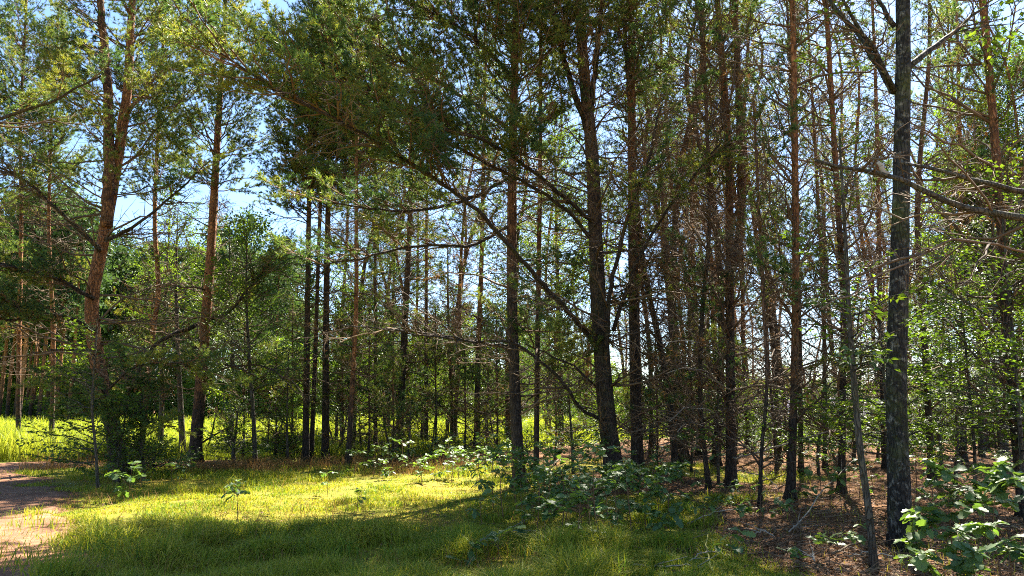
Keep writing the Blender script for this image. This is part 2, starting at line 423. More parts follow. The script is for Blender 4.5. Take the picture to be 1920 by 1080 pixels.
def live_branch(seed, L, nn=22, nw=0.009, step=0.15, rise=0.18, sub=True, sides=4, start=0.26, dead=False, mats=(0, 1)):
    r = np.random.default_rng(seed); g = G()
    ax = axis_curve(L, r, rise, 0.16)
    g.tube(ax, np.linspace(0.009 + 0.0055 * L, 0.003, len(ax)), sides, mats[0])
    S0, S1 = [], []
    t = start; side = 1
    tt = np.linspace(0, 1, len(ax))
    while t < 0.985:
        p = np.array([np.interp(t, tt, ax[:, k]) for k in range(3)])
        q = np.array([np.interp(min(1, t + 0.05), tt, ax[:, k]) for k in range(3)])
        d = unit(q - p)
        for sd in (side, -side):
            if r.random() < 0.14: continue
            l = max(0.16, (0.16 + 0.36 * (1 - t) * min(1, (t - start) * 5 + 0.45)) * L * r.uniform(0.6, 1.15))
            an = math.radians(r.uniform(38, 66))
            lat = unit(np.array([-d[1], d[0], 0.0])) * sd
            dr = unit(d * math.cos(an) + lat * math.sin(an) + np.array([0, 0, r.normal(0.12, 0.22)]))
            e = p + dr * l + np.array([0, 0, 0.12 * l])
            m_ = p + dr * l * 0.5
            g.tube([p, m_, e], [0.0055, 0.004, 0.002], 3, mats[0])
            sh = min(0.14, l * 0.7); v = unit(e - m_)
            S0.append(e - v * sh); S1.append(e)
            if sub:
                u = 0.35
                while u < 0.9:
                    for s2 in (1, -1):
                        if r.random() < 0.52: continue
                        b0 = p + (e - p) * u
                        v2 = unit(dr * 0.7 + np.cross(dr, [0, 0, 1.0]) * s2 * 0.75 + np.array([0, 0, r.normal(0.15, 0.25)]))
                        ls = r.uniform(0.10, 0.20)
                        S0.append(b0 + v2 * ls * 0.45); S1.append(b0 + v2 * ls)
                        g.tube([b0, b0 + v2 * ls], [0.003, 0.0015], 3, mats[0])
                    u += 0.13 / l
        side = -side
        t += step * r.uniform(0.75, 1.25) / L
    v = unit(ax[-1] - ax[-2]); S0.append(ax[-1] - v * 0.15); S1.append(ax[-1] + v * 0.05)
    needles(g, S0, S1, nn, 0.078, nw, r, mats[1])
    return g

def dead_branch(seed, L, sides=4, rise=0.0, dens=0.13, rust=0.0):
    r = np.random.default_rng(seed); g = G()
    ax = axis_curve(L, r, rise, 0.30, 8)
    g.tube(ax, np.linspace(0.008 + 0.0065 * L, 0.003, len(ax)), sides, 0)
    tt = np.linspace(0, 1, len(ax)); t = 0.15; S0, S1 = [], []
    while t < 0.97:
        p = np.array([np.interp(t, tt, ax[:, k]) for k in range(3)])
        sd = r.choice((-1, 1)); l = L * (0.12 + 0.38 * (1 - t)) * r.uniform(0.4, 1.25)
        an = math.radians(r.uniform(30, 75)); lat = np.array([0, math.cos(r.normal(0, 0.6)) * sd, r.normal(0, 0.45)])
        dr = unit(np.array([math.cos(an), 0, 0]) + lat * math.sin(an))
        m_ = p + dr * l * 0.55 + r.normal(0, 0.03, 3); e = m_ + unit(dr + r.normal(0, 0.3, 3)) * l * 0.5
        g.tube([p, m_, e], [0.0065, 0.0048, 0.0022], 3, 0)
        for b0 in (p + (m_ - p) * 0.6, m_, m_ + (e - m_) * 0.5):
            if r.random() < 0.25: continue
            q = b0 + unit(dr + r.normal(0, 0.75, 3)) * l * r.uniform(0.2, 0.5)
            g.tube([b0, q], [0.004, 0.0018], 3, 0)
            if r.random() < rust: S0.append(b0 + (q - b0) * 0.3); S1.append(q)
        if r.random() < rust: S0.append(m_); S1.append(e)
        t += dens * r.uniform(0.6, 1.4) / L
    if S0: needles(g, S0, S1, 12, 0.06, 0.009, r, 1)
    return g

def leaf_quads(g, P, D, Nn, ln, w, mat, r):
    """folded diamond leaves: P base, D direction, Nn normal"""
    P, D, Nn = map(np.asarray, (P, D, Nn)); k = len(P)
    D = unit(D); S = unit(np.cross(D, Nn)); Nn = np.cross(S, D)
    l = ln * r.uniform(0.7, 1.2, (k, 1)); ww = l * w
    V = np.stack([P, P + D * l * 0.45 + S * ww * 0.5 + Nn * ww * 0.12, P + D * l - Nn * l * 0.12, P + D * l * 0.45 - S * ww * 0.5 + Nn * ww * 0.12, P + D * l * 0.5 - Nn * l * 0.02], 1).reshape(-1, 3)
    i = np.arange(k)[:, None] * 5
    F = np.concatenate([i + [0, 1, 4], i + [1, 2, 4], i + [0, 4, 3], i + [4, 2, 3]], 1).reshape(-1, 3)
    g.add(V, F, mat)

def leafy_branch(seed, L, ln=0.075, w=0.62, step=0.11, rise=0.08, spacing=0.045):
    r = np.random.default_rng(seed); g = G()
    ax = axis_curve(L, r, rise, 0.2)
    g.tube(ax, np.linspace(0.006 + 0.005 * L, 0.002, len(ax)), 4, 0)
    tt = np.linspace(0, 1, len(ax)); t = 0.22; P, D, Nv = [], [], []
    def put(p, e, n0):
        d = unit(e - p); n = max(2, int(np.linalg.norm(e - p) / spacing)); lat = unit(np.cross(d, [0, 0, 1.0]))
        for i in range(n):
            if r.random() < 0.12: continue
            u = (i + 0.6) / n; s = 1 if i % 2 else -1
            P.append(p + (e - p) * u); D.append(d * 0.6 + lat * s * r.uniform(0.5, 1.0) + r.normal(0, 0.2, 3) + np.array([0, 0, -0.15]))
            Nv.append(np.array([0, 0, 1.0]) + r.normal(0, 0.33, 3))
        P.append(e); D.append(d + np.array([0, 0, -0.2])); Nv.append(np.array([0, 0, 1.0]) + r.normal(0, 0.3, 3))
    side = 1
    while t < 1:
        p = np.array([np.interp(t, tt, ax[:, k]) for k in range(3)])
        l = max(0.12, (0.12 + 0.38 * (1 - t)) * L * r.uniform(0.6, 1.2)); an = math.radians(r.uniform(35, 65))
        dr = unit(np.array([math.cos(an), math.sin(an) * side, r.normal(0.05, 0.15)]))
        e = p + dr * l; g.tube([p, (p + e) / 2, e], [0.004, 0.003, 0.0015], 3, 0)
        put(p + (e - p) * 0.15, e, 0)
        if l > 0.3:
            for u in (0.4, 0.65):
                b0 = p + (e - p) * u; d2 = unit(dr + np.array([-dr[1], dr[0], 0]) * r.choice((-0.9, 0.9)) + np.array([0, 0, 0.1]))
                e2 = b0 + d2 * l * 0.45; g.tube([b0, e2], [0.0025, 0.0012], 3, 0); put(b0, e2, 0)
        side = -side; t += step * r.uniform(0.8, 1.2) / L
    put(ax[-2], ax[-1], 0)
    leaf_quads(g, P, D, Nv, ln, w, 1, r)
    return g

LIVE = {}; DEAD = {}; RUST = []; LEAFY = {}
for L_, n_ in ((0.9, 4), (1.6, 6), (2.4, 6), (3.4, 4)):
    LIVE[L_] = [live_branch(100 + i + int(L_ * 37), L_, 36, 0.0105, 0.15 if L_ < 2 else 0.17, sub=True).mesh('pine_branch', [MAT['twig'], MAT['needles']]) for i in range(n_)]
for L_, n_ in ((0.8, 5), (1.5, 7), (2.3, 6)):
    DEAD[L_] = [dead_branch(300 + i + int(L_ * 37), L_, rise=(-0.12, 0.1, 0.22)[i % 3]).mesh('bare_branch', [MAT['dead_twig']]) for i in range(n_)]
RUST = [dead_branch(500 + i, 1.7, rise=0.1, rust=0.7).mesh('withered_branch', [MAT['dead_twig'], MAT['rusty']]) for i in range(5)]
for L_, n_ in ((0.8, 4), (1.5, 5), (2.2, 4)):
    LEAFY[L_] = [leafy_branch(700 + i + int(L_ * 37), L_).mesh('leafy_branch', [MAT['leafwood'], MAT['leaf']]) for i in range(n_)]

def pick(lib, L, r):
    k = min(lib, key=lambda q: abs(q - L)); return lib[k][r.integers(len(lib[k]))], L / k

def bmat(p, az, el, roll, s):
    return Matrix.Translation(Vector(p)) @ Matrix.Rotation(az, 4, 'Z') @ Matrix.Rotation(-el, 4, 'Y') @ Matrix.Rotation(roll, 4, 'X') @ Matrix.Scale(s, 4)

# ------------------------------------------------------------------ trees
def trunk_mesh(P, r0, name, mat, seed, sides=14, flare=0.75, top=0.02):
    r = np.random.default_rng(seed)
    n = max(10, int(np.linalg.norm(P[-1] - P[0]) / 0.28)); Q = spline(P, n)
    zz = Q[:, 2] - Q[0, 2]; f = np.linspace(0, 1, n)
    rad = r0 * ((1 - f) ** 0.75) + top * f + flare * r0 * np.exp(-zz / 0.24) * (zz >= -0.01)
    ang = np.arange(sides) / sides * 6.2832
    ph = r.uniform(0, 6.28, 4)
    ridge = 1 + 0.05 * np.sin(3 * ang[None] + ph[0] + 2 * f[:, None] * 5) + 0.10 * (r.random((n, sides)) - 0.5) * (1 - 0.6 * f[:, None]) \
        + 0.30 * np.exp(-zz / 0.22)[:, None] * np.sin(5 * ang[None] + ph[1])
    g = G(); g.tube(Q, rad, sides, 0, True, f, ridge)
    return g.mesh(name, [mat], 'hgt'), Q, rad

def trunk_points(pix, H):
    """pixel polyline of a stem -> world points in the plane at the depth of its foot, carried on to height H"""
    base = on_ground(*pix[0]); Y = base[1]
    P = [base] + [at(px, py, Y) for px, py in pix[1:]]
    d = unit(P[-1] - P[-2]); 
    d = unit(d * np.array([0.5, 0.5, 1.0]))
    top = base[2] + H
    if P[-1][2] < top - 0.5:
        k = (top - P[-1][2]) / max(0.2, d[2]); P += [P[-1] + d * k * 0.5, P[-1] + d * k]
    P[0] = P[0] - np.array([0, 0, 0.12])
    return np.array(P), Y

PINES = []
def limb_mesh(P, r0, r1, seed, mat=None, sides=7):
    r = np.random.default_rng(seed); L = np.linalg.norm(np.diff(P, axis=0), axis=1).sum()
    Q = spline(P, max(6, int(L / 0.22))); n = len(Q); Q[1:-1] += r.normal(0, 0.012, (n - 2, 3))
    g = G(); g.tube(Q, np.linspace(r0, r1, n), sides, 0, True, np.full(n, 0.15))
    return g.mesh('limb', [mat or MAT['bark_dull']], 'hgt'), Q

def pine(label, pix, w, H, seed, dead=(1.5, 7.0), live=7.0, nl=1.0, nd=1.0, ll=2.3, dl=1.6, bark='bark', group=None, el_d=(-5, 35), el_l=(10, 45), rust=0.08, thin=1.0, low=0.22, name='pine_tree'):
    r = np.random.default_rng(seed)
    H = H + 2.5 if H > 10 else H
    P, Y = trunk_points(pix, H); base = P[0] + np.array([0, 0, 0.12])
    root = thing(name, label, 'pine tree', base, group)
    r0 = 0.74 * w / 2 * Y / FPX
    me, Q, rad = trunk_mesh(P - base, r0, 'trunk', MAT[bark], seed)
    link('trunk', me, root)
    zq = Q[:, 2]
    def pos(z): return np.array([np.interp(z, zq, Q[:, 0]), np.interp(z, zq, Q[:, 1]), z]), np.interp(z, zq, rad)
    z = dead[0]
    while z < dead[1]:
        for _ in range(int(r.integers(2, 5) * nd + r.random())):
            zz = z + r.normal(0, 0.08); p, rr = pos(zz); az = r.uniform(0, 6.283)
            L = dl * r.uniform(0.35, 1.35)
            if r.random() < rust and L > 0.9: me_, s = RUST[r.integers(len(RUST))], L / 1.7
            elif r.random() < low * min(1, zz / 5): me_, s = pick(LIVE, L, r)
            else: me_, s = pick(DEAD, L, r)
            link('branch', me_, root, bmat(p + rr * 0.6 * np.array([math.cos(az), math.sin(az), 0]), az, math.radians(r.uniform(*el_d)), r.uniform(0, 6.28), s))
        z += r.uniform(0.35, 0.6)
    crown = bpy.data.objects.new('crown', None); C.objects.link(crown); crown.parent = root; crown.empty_display_size = 0.1
    z = live; top = zq[-1]
    while z < top - 0.15:
        f = (z - live) / max(0.5, top - live)
        for _ in range(int(r.integers(3, 6) * nl * 1.35 + r.random() * 0.8)):
            zz = min(top - 0.05, z + r.normal(0, 0.1)); p, rr = pos(zz); az = r.uniform(0, 6.283)
            L = max(0.5, ll * (1 - 0.72 * f) * r.uniform(0.6, 1.25) * min(1, 0.6 + f * 3))
            me_, s = pick(LIVE, L, r)
            link('branch', me_, crown, bmat(p + rr * 0.5 * np.array([math.cos(az), math.sin(az), 0]), az, math.radians(r.uniform(*el_l) + 22 * f), r.normal(0, 0.35), s))
        z += r.uniform(0.36, 0.55) * (1 if f < 0.7 else 0.8)
    rec = dict(root=root, base=base, crown=crown, Q=Q + base, r=r, Y=Y); PINES.append(rec)
    return rec

def add_limb(t, pts, w0, w1, seed, sprays=(0.35, 1.0), n=14, L=1.0, bare=10, name='limb', mat=None, up=(5, 40)):
    """a long named limb; pts = (px, py, Y); carries bare twigs and, further out, needle sprays"""
    r = np.random.default_rng(seed); root = t['root']
    P = np.array([at(*q) for q in pts]) - np.array(root.location)
    me, Q = limb_mesh(P, w0, w1, seed, mat)
    o = link(name, me, root)
    def spot(f):
        i = f * (len(Q) - 1); k = min(int(i), len(Q) - 2); return Q[k] + (Q[k + 1] - Q[k]) * (i - k), unit(Q[k + 1] - Q[k])
    for k in range(bare):
        p, d = spot(r.uniform(0.06, 0.95)); az = math.atan2(d[1], d[0]) + r.choice((-1, 1)) * r.uniform(0.4, 1.2)
        me_, s = pick(DEAD, r.uniform(0.5, 1.6) * min(1.4, L + 0.3), r)
        link('twig', me_, o, bmat(p, az, math.radians(r.uniform(-25, 40)), r.uniform(0, 6.28), s))
    for k in range(n):
        f = sprays[0] + (sprays[1] - sprays[0]) * (k + r.random()) / n; p, d = spot(min(0.999, f))
        az = math.atan2(d[1], d[0]) + r.choice((-1, 1)) * r.uniform(0.15, 1.0) * (1 if f < 0.93 else 0.3)
        me_, s = pick(LIVE, L * r.uniform(0.6, 1.3), r)
        link('twig', me_, o, bmat(p, az, math.radians(r.uniform(*up)), r.normal(0, 0.4), s))
    return o

# ------------------------------------------------------------------ the pines one can tell apart
UPR = dict(el_d=(15, 58), el_l=(20, 55), low=0.10)
t1 = pine('stout pine with bowed, forked orange trunk beside the sandy track', [(230, 893), (212, 800), (186, 690), (172, 570), (195, 440), (215, 330), (238, 180), (246, 40)], 40, 13.0, 11, dead=(2.2, 6.2), live=6.6, ll=3.4, nl=0.82, dl=2.6, nd=1.3, low=0.04, bark='bark_low', rust=0.15)
add_limb(t1, [(199, 425, 17.3), (204, 330, 17.2), (203, 200, 17.1), (192, 60, 17.0), (188, -60, 17.0)], 0.15, 0.07, 12, (0.42, 1.0), 15, 1.6, 14, 'forked_stem', MAT['bark_low'])
add_limb(t1, [(188, 470, 17.2), (120, 405, 16.6), (40, 335, 16.0), (-40, 300, 15.6)], 0.055, 0.02, 13, (0.4, 1), 5, 0.9, 16)
add_limb(t1, [(176, 560, 17.2), (100, 520, 16.5), (20, 500, 15.9), (-70, 470, 15.4)], 0.05, 0.02, 14, (0.15, 1), 22, 1.2, 6, up=(-10, 25))
add_limb(t1, [(178, 620, 17.2), (110, 590, 16.4), (20, 600, 15.8), (-60, 580, 15.2)], 0.05, 0.02, 15, (0.15, 1), 22, 1.2, 6, up=(-15, 20))
add_limb(t1, [(185, 660, 17.2), (130, 655, 16.8), (90, 656, 16.6)], 0.035, 0.015, 16, (0.5, 1), 0, 0.8, 2)
add_limb(t1, [(200, 450, 17.2), (260, 420, 17.0), (330, 360, 16.8), (395, 300, 16.6)], 0.045, 0.015, 17, (0.4, 1), 5, 0.8, 14)
add_limb(t1, [(205, 730, 17.2), (250, 690, 16.6), (310, 680, 16.2), (380, 690, 16.0)], 0.03, 0.012, 18, (0.1, 1), 18, 0.9, 5, up=(-35, 15))
add_limb(t1, [(212, 780, 17.2), (190, 730, 16.4), (150, 710, 15.9), (120, 720, 15.6)], 0.03, 0.012, 19, (0.1, 1), 16, 0.9, 4, up=(-35, 15))
add_limb(t1, [(212, 760, 17.2), (240, 770, 16.3), (280, 790, 15.9), (330, 800, 15.7)], 0.03, 0.012, 20, (0.1, 1), 14, 0.8, 4, up=(-35, 15))
t2 = pine('slim orange pine standing behind the bowed forked one', [(262, 868), (285, 640), (297, 540), (290, 400), (300, 180)], 15, 12.0, 21, dead=(2, 7), live=7.6, ll=2.1, nl=0.8, low=0.04, bark='bark_low')
t3 = pine('straight pine with orange upper trunk between the track and the twin stems', [(364, 868), (383, 640), (395, 480), (405, 300), (416, 120)], 30, 13.0, 31, dead=(2, 8), live=7.8, ll=2.6, nl=1.0, dl=2.1, nd=1.2, low=0.06, bark='bark_low', rust=0.15)
add_limb(t3, [(388, 600, 21.2), (345, 618, 20.6), (300, 640, 20.2), (262, 690, 20.0), (240, 740, 19.8)], 0.07, 0.04, 32, (0.5, 1), 6, 0.8, 8)
add_limb(t3, [(384, 640, 21.2), (335, 672, 20.8), (290, 705, 20.4)], 0.045, 0.02, 33, (0.5, 1), 3, 0.8, 6)
add_limb(t3, [(390, 602, 21.2), (430, 585, 20.8), (462, 545, 20.6), (500, 500, 20.4)], 0.055, 0.02, 34, (0.4, 1), 9, 1.0, 10)
add_limb(t3, [(375, 720, 21.2), (420, 690, 20.6), (500, 690, 20.0), (560, 740, 19.6)], 0.035, 0.012, 35, (0.5, 1), 0, 0.9, 12)
add_limb(t3, [(372, 835, 21.2), (420, 805, 20.8), (450, 795, 20.5)], 0.03, 0.012, 36, (0.5, 1), 0, 0.7, 3)
pine('darker of two close-set pine stems, standing on the side of the bowed pine', [(573, 866), (577, 560), (581, 250)], 17, 12.5, 41, dead=(2.0, 8.5), live=7.4, ll=2.5, nl=1.1, dl=1.7, bark='bark_dull', rust=0.25)
pine('thinner pine stem touching the foot of its dark twin', [(583, 864), (592, 640), (600, 400), (606, 250)], 12, 12.5, 42, dead=(3.0, 8.5), live=7.8, ll=2.3, nl=1.0, dl=1.5, bark='bark_dull', rust=0.3)
pine('straight grey pine just beside the close-set pair', [(610, 864), (612, 560), (619, 250)], 19, 13.5, 43, dead=(2.0, 9.0), live=7.6, ll=2.5, nl=1.1, dl=1.7, bark='bark_dull')
pine('slim reddish pine leaning toward the big forked pine at the lawn edge', [(652, 874), (662, 700), (668, 560), (668, 330)], 13, 12.5, 44, dead=(2.5, 8.5), live=7.4, ll=2.2, nl=1.0, nd=1.55, dl=1.4, bark='bark_low', rust=0.3)
pine('thin straight pine between the slim reddish one and the twiggy dark one', [(704, 848), (704, 620), (703, 400)], 10, 12.5, 45, dead=(1.5, 9), live=9.0, ll=1.7, nl=0.7, nd=1.55, dl=1.4, bark='bark_dull')
pine('dark pine with many dead twigs down to its foot behind the lawn', [(747, 853), (757, 650), (768, 430), (772, 250)], 19, 13.0, 46, dead=(0.8, 9.0), live=9.0, ll=2.0, nl=0.7, nd=1.55, dl=1.9, bark='bark_dull', rust=0.2)
pine('slender upright pine behind the bright seedlings', [(799, 842), (799, 640), (800, 420)], 11, 13.0, 47, dead=(1.5, 9.5), live=9.5, ll=1.7, nl=0.6, nd=1.55, dl=1.5)
pine('bare-stemmed short pine, dark and thin, between two taller ones', [(849, 846), (847, 760), (842, 640), (840, 560)], 9, 7.5, 48, dead=(1.0, 6.0), live=5.8, ll=1.2, nl=0.5, dl=1.3, bark='bark_dull', rust=0.5)
pine('pine wrapped in withered brown branches near the straight lawn-edge pine', [(894, 850), (897, 650), (903, 480)], 16, 13.0, 49, dead=(0.6, 9.5), live=9.6, ll=1.9, nl=0.6, nd=1.55, dl=2.0, rust=0.55)
t14 = pine('straight pine with dark foot standing alone at the lawn edge', [(975, 915), (966, 760), (960, 560), (961, 300), (968, 0)], 30, 15.0, 51, dead=(1.5, 7.2), live=7.0, ll=2.6, nl=0.9, dl=1.9, bark='bark', rust=0.12)
add_limb(t14, [(965, 650, 15.2), (880, 640, 14.2), (800, 625, 13.4), (640, 610, 12.8)], 0.03, 0.01, 52, (0.5, 1), 0, 0.8, 12)
add_limb(t14, [(963, 420, 15.2), (880, 460, 14.4), (780, 460, 13.8), (690, 480, 13.4), (600, 500, 13.2)], 0.04, 0.015, 53, (0.3, 1), 14, 0.9, 12, up=(0, 30))
add_limb(t14, [(962, 330, 15.2), (860, 380, 14.2), (740, 395, 13.2), (620, 380, 12.6)], 0.045, 0.015, 54, (0.3, 1), 18, 1.0, 10, up=(0, 30))
add_limb(t14, [(962, 250, 15.2), (880, 190, 14.6), (780, 130, 14.0), (690, 90, 13.6)], 0.05, 0.02, 55, (0.25, 1), 30, 1.4, 8)
add_limb(t14, [(964, 150, 15.2), (900, 80, 14.4), (820, 30, 13.8), (740, -10, 13.4)], 0.05, 0.02, 56, (0.2, 1), 30, 1.5, 6)
pine('slender pine half an arm away behind the lawn-edge pine', [(1005, 905), (1007, 700), (1009, 560), (1013, 300)], 14, 13.5, 57, dead=(1.5, 9), live=9.0, ll=1.7, nl=0.7, dl=1.4, rust=0.2)
t16 = pine('biggest pine, thick dark trunk with many heavy crooked limbs above the leafy saplings', [(1155, 905), (1137, 760), (1122, 560), (1110, 300), (1096, 150), (1086, 0)], 46, 15.5, 61, dead=(1.0, 8.5), live=8.4, ll=2.8, nl=0.85, nd=1.3, dl=2.2, bark='bark_dull', rust=0.3)
Y16 = t16['Y']
add_limb(t16, [(1124, 650, Y16), (1060, 580, Y16 - 1.0), (980, 490, Y16 - 2.2), (900, 400, Y16 - 3.2), (800, 325, Y16 - 4.2), (650, 235, Y16 - 5.2), (520, 170, Y16 - 5.9), (400, 90, Y16 - 6.4)], 0.056, 0.014, 62, (0.55, 1.0), 44, 1.0, 18, up=(-10, 35))
add_limb(t16, [(1112, 450, Y16), (1050, 385, Y16 - 0.8), (970, 335, Y16 - 1.6), (880, 290, Y16 - 2.5), (780, 225, Y16 - 3.2), (640, 145, Y16 - 4.0), (540, 120, Y16 - 4.5)], 0.042, 0.013, 63, (0.42, 1.0), 44, 1.1, 14, up=(-10, 35))
add_limb(t16, [(1140, 790, Y16), (1095, 770, Y16 - 0.5), (1040, 700, Y16 - 1.2), (960, 645, Y16 - 1.8), (880, 640, Y16 - 2.4), (700, 615, Y16 - 3.0)], 0.042, 0.010, 64, (0.6, 1), 0, 0.9, 16)
add_limb(t16, [(1134, 740, Y16), (1080, 690, Y16 - 0.6), (1030, 665, Y16 - 1.0), (985, 645, Y16 - 1.4)], 0.03, 0.012, 65, (0.6, 1), 0, 0.8, 8)
add_limb(t16, [(1135, 720, Y16), (1142, 560, Y16 - 0.6), (1160, 470, Y16 - 0.9), (1180, 400, Y16 - 1.1), (1215, 300, Y16 - 1.4), (1240, 200, Y16 - 1.6)], 0.06, 0.02, 66, (0.5, 1), 8, 1.0, 14)
add_limb(t16, [(1150, 620, Y16), (1190, 500, Y16 - 0.4), (1240, 410, Y16 - 0.8), (1300, 330, Y16 - 1.2), (1350, 270, Y16 - 1.5)], 0.05, 0.018, 67, (0.5, 1), 8, 1.0, 16)
add_limb(t16, [(1100, 240, Y16), (1062, 130, Y16 - 0.4), (1040, 40, Y16 - 0.7), (1020, -60, Y16 - 1)], 0.08, 0.03, 68, (0.4, 1), 16, 1.3, 8, 'forked_stem')
add_limb(t16, [(1108, 200, Y16), (1120, 90, Y16 - 0.3), (1130, -10, Y16 - 0.5), (1140, -90, Y16 - 0.8)], 0.07, 0.03, 69, (0.4, 1), 14, 1.3, 8, 'forked_stem')
add_limb(t16, [(1115, 420, Y16), (1010, 330, Y16 - 1.5), (900, 260, Y16 - 3.0), (780, 235, Y16 - 4.0)], 0.05, 0.015, 70, (0.3, 1), 22, 1.1, 12, up=(-10, 30))
t17 = pine('tall straight pine standing just behind the biggest one', [(1196, 893), (1191, 700), (1187, 450), (1184, 200), (1183, 0)], 30, 15.5, 71, dead=(1.0, 9.5), live=9.0, ll=2.4, nl=0.9, nd=1.3, dl=2.0, bark='bark', rust=0.25)
pine('dark crooked pine leaning toward the biggest pine', [(1268, 893), (1256, 760), (1236, 640), (1210, 520), (1196, 400)], 17, 12.0, 72, dead=(1.0, 9), live=8.5, ll=1.8, nl=0.43, nd=1.56, dl=1.8, bark='bark_dull', **UPR)
pine('slightly leaning twiggy pine between the crooked one and the paired stems', [(1330, 915), (1314, 760), (1316, 600), (1330, 420), (1324, 200)], 12, 13.0, 73, dead=(0.8, 9.5), live=9.2, ll=1.6, nl=0.43, nd=1.69, dl=1.8, bark='bark_dull', **UPR)
t21 = pine('reddish pine with paired upper stem, a dark foot in the shade', [(1370, 912), (1370, 740), (1368, 560), (1366, 280), (1345, 0)], 25, 15.0, 74, dead=(0.8, 9.5), live=9.5, ll=2.0, nl=0.50, nd=1.69, dl=2.2, bark='bark', **UPR)
add_limb(t21, [(1374, 500, t21['Y']), (1390, 400, t21['Y'] + 0.2), (1386, 200, t21['Y'] + 0.2), (1378, 0, t21['Y'] + 0.3), (1374, -120, t21['Y'] + 0.3)], 0.11, 0.06, 75, (0.5, 1), 10, 1.3, 14, 'forked_stem', MAT['bark_low'])
add_limb(t21, [(1372, 860, t21['Y']), (1400, 855, t21['Y'] - 1.0), (1480, 830, t21['Y'] - 2.0), (1560, 805, t21['Y'] - 2.8), (1640, 770, t21['Y'] - 3.4)], 0.022, 0.008, 76, (0.6, 1), 0, 0.6, 7, 'branch', MAT['pale_twig'])
add_limb(t21, [(1360, 835, t21['Y']), (1320, 800, t21['Y'] - 0.8), (1290, 790, t21['Y'] - 1.4), (1270, 810, t21['Y'] - 1.8)], 0.018, 0.007, 77, (0.6, 1), 0, 0.6, 7, 'branch', MAT['pale_twig'])
for k, (a, b, c, d) in enumerate([((1366, 800), (1330, 770), (1290, 765), (1255, 790)), ((1366, 740), (1330, 700), (1290, 690), (1250, 700)), ((1374, 880), (1420, 890), (1450, 905), (1462, 925)), ((1376, 780), (1420, 760), (1470, 765), (1510, 790)), ((1364, 690), (1340, 655), (1300, 640), (1240, 640)), ((1374, 660), (1400, 640), (1450, 635), (1500, 655)), ((1376, 700), (1430, 712), (1490, 700), (1540, 705))]):
    yy = t21['Y']
    add_limb(t21, [(*a, yy), (*b, yy - 0.7), (*c, yy - 1.2), (*d, yy - 1.6)], 0.014, 0.005, 770 + k, (0.6, 1), 0, 0.6, 4, 'branch', MAT['pale_twig'])
pine('thin dark leaning sapling pine on the brown needle floor', [(1424, 945), (1428, 850), (1438, 720), (1432, 580)], 9, 7.0, 78, dead=(0.6, 5.5), live=5.5, ll=1.1, nl=0.36, dl=1.2, bark='bark_dull', **UPR)
pine('wispy thin pine in front of the grey tiled roof', [(1457, 895), (1449, 780), (1440, 660), (1438, 560)], 7, 8.0, 79, dead=(0.6, 6.5), live=6.5, ll=1.0, nl=0.36, dl=1.1, bark='bark_dull', **UPR)
pine('straight pine rising from the open needle floor, lit orange-brown', [(1481, 935), (1490, 700), (1492, 480), (1490, 250), (1485, 0)], 20, 14.5, 81, dead=(1.2, 9.5), live=9.6, ll=1.9, nl=0.50, nd=1.43, dl=2.0, bark='bark_low', **UPR)
pine('dark pine half hidden behind the straight orange-brown one', [(1501, 885), (1500, 700), (1496, 500)], 12, 13.0, 82, dead=(1.2, 9.5), live=9.5, ll=1.6, nl=0.36, dl=1.6, bark='bark_dull', **UPR)
pine('reddish pine between the orange-brown pine and the thin leafy sapling', [(1576, 925), (1580, 740), (1581, 560), (1566, 300), (1548, 0)], 17, 14.5, 83, dead=(1.0, 9.5), live=9.6, ll=1.9, nl=0.50, nd=1.56, dl=2.0, bark='bark', **UPR)
pine('crooked pine with bent top just past the birch', [(1748, 905), (1737, 700), (1722, 480), (1722, 340), (1742, 110)], 17, 11.0, 84, dead=(1.0, 8.0), live=8.2, ll=1.5, nl=0.36, nd=1.43, dl=1.8, bark='bark_dull', **UPR)
pine('slender upright reddish pine among the leafy sprays', [(1806, 865), (1803, 600), (1800, 300), (1793, 0)], 15, 14.5, 85, dead=(1.0, 10), live=10.0, ll=1.7, nl=0.43, nd=1.43, dl=1.9, bark='bark', **UPR)
t31 = pine('pine at the edge of the wood leaning back toward the birch, dark foot', [(1922, 965), (1900, 760), (1884, 560), (1872, 350), (1842, 0)], 25, 14.0, 86, dead=(1.0, 8.5), live=8.6, ll=2.0, nl=0.58, nd=1.43, dl=2.0, bark='bark', **UPR)
pine('thin straight pine close behind the birch trunk', [(1659, 880), (1652, 640), (1645, 300), (1640, 100)], 13, 14.0, 87, dead=(1.0, 9.5), live=9.6, ll=1.7, nl=0.43, dl=1.8, **UPR)
pine('thin pale-stemmed pine between the reddish pine and the orange-brown one', [(1546, 880), (1545, 600), (1535, 400), (1527, 250)], 11, 12.0, 88, dead=(1.0, 9.5), live=9.0, ll=1.5, nl=0.43, dl=1.7, **UPR)

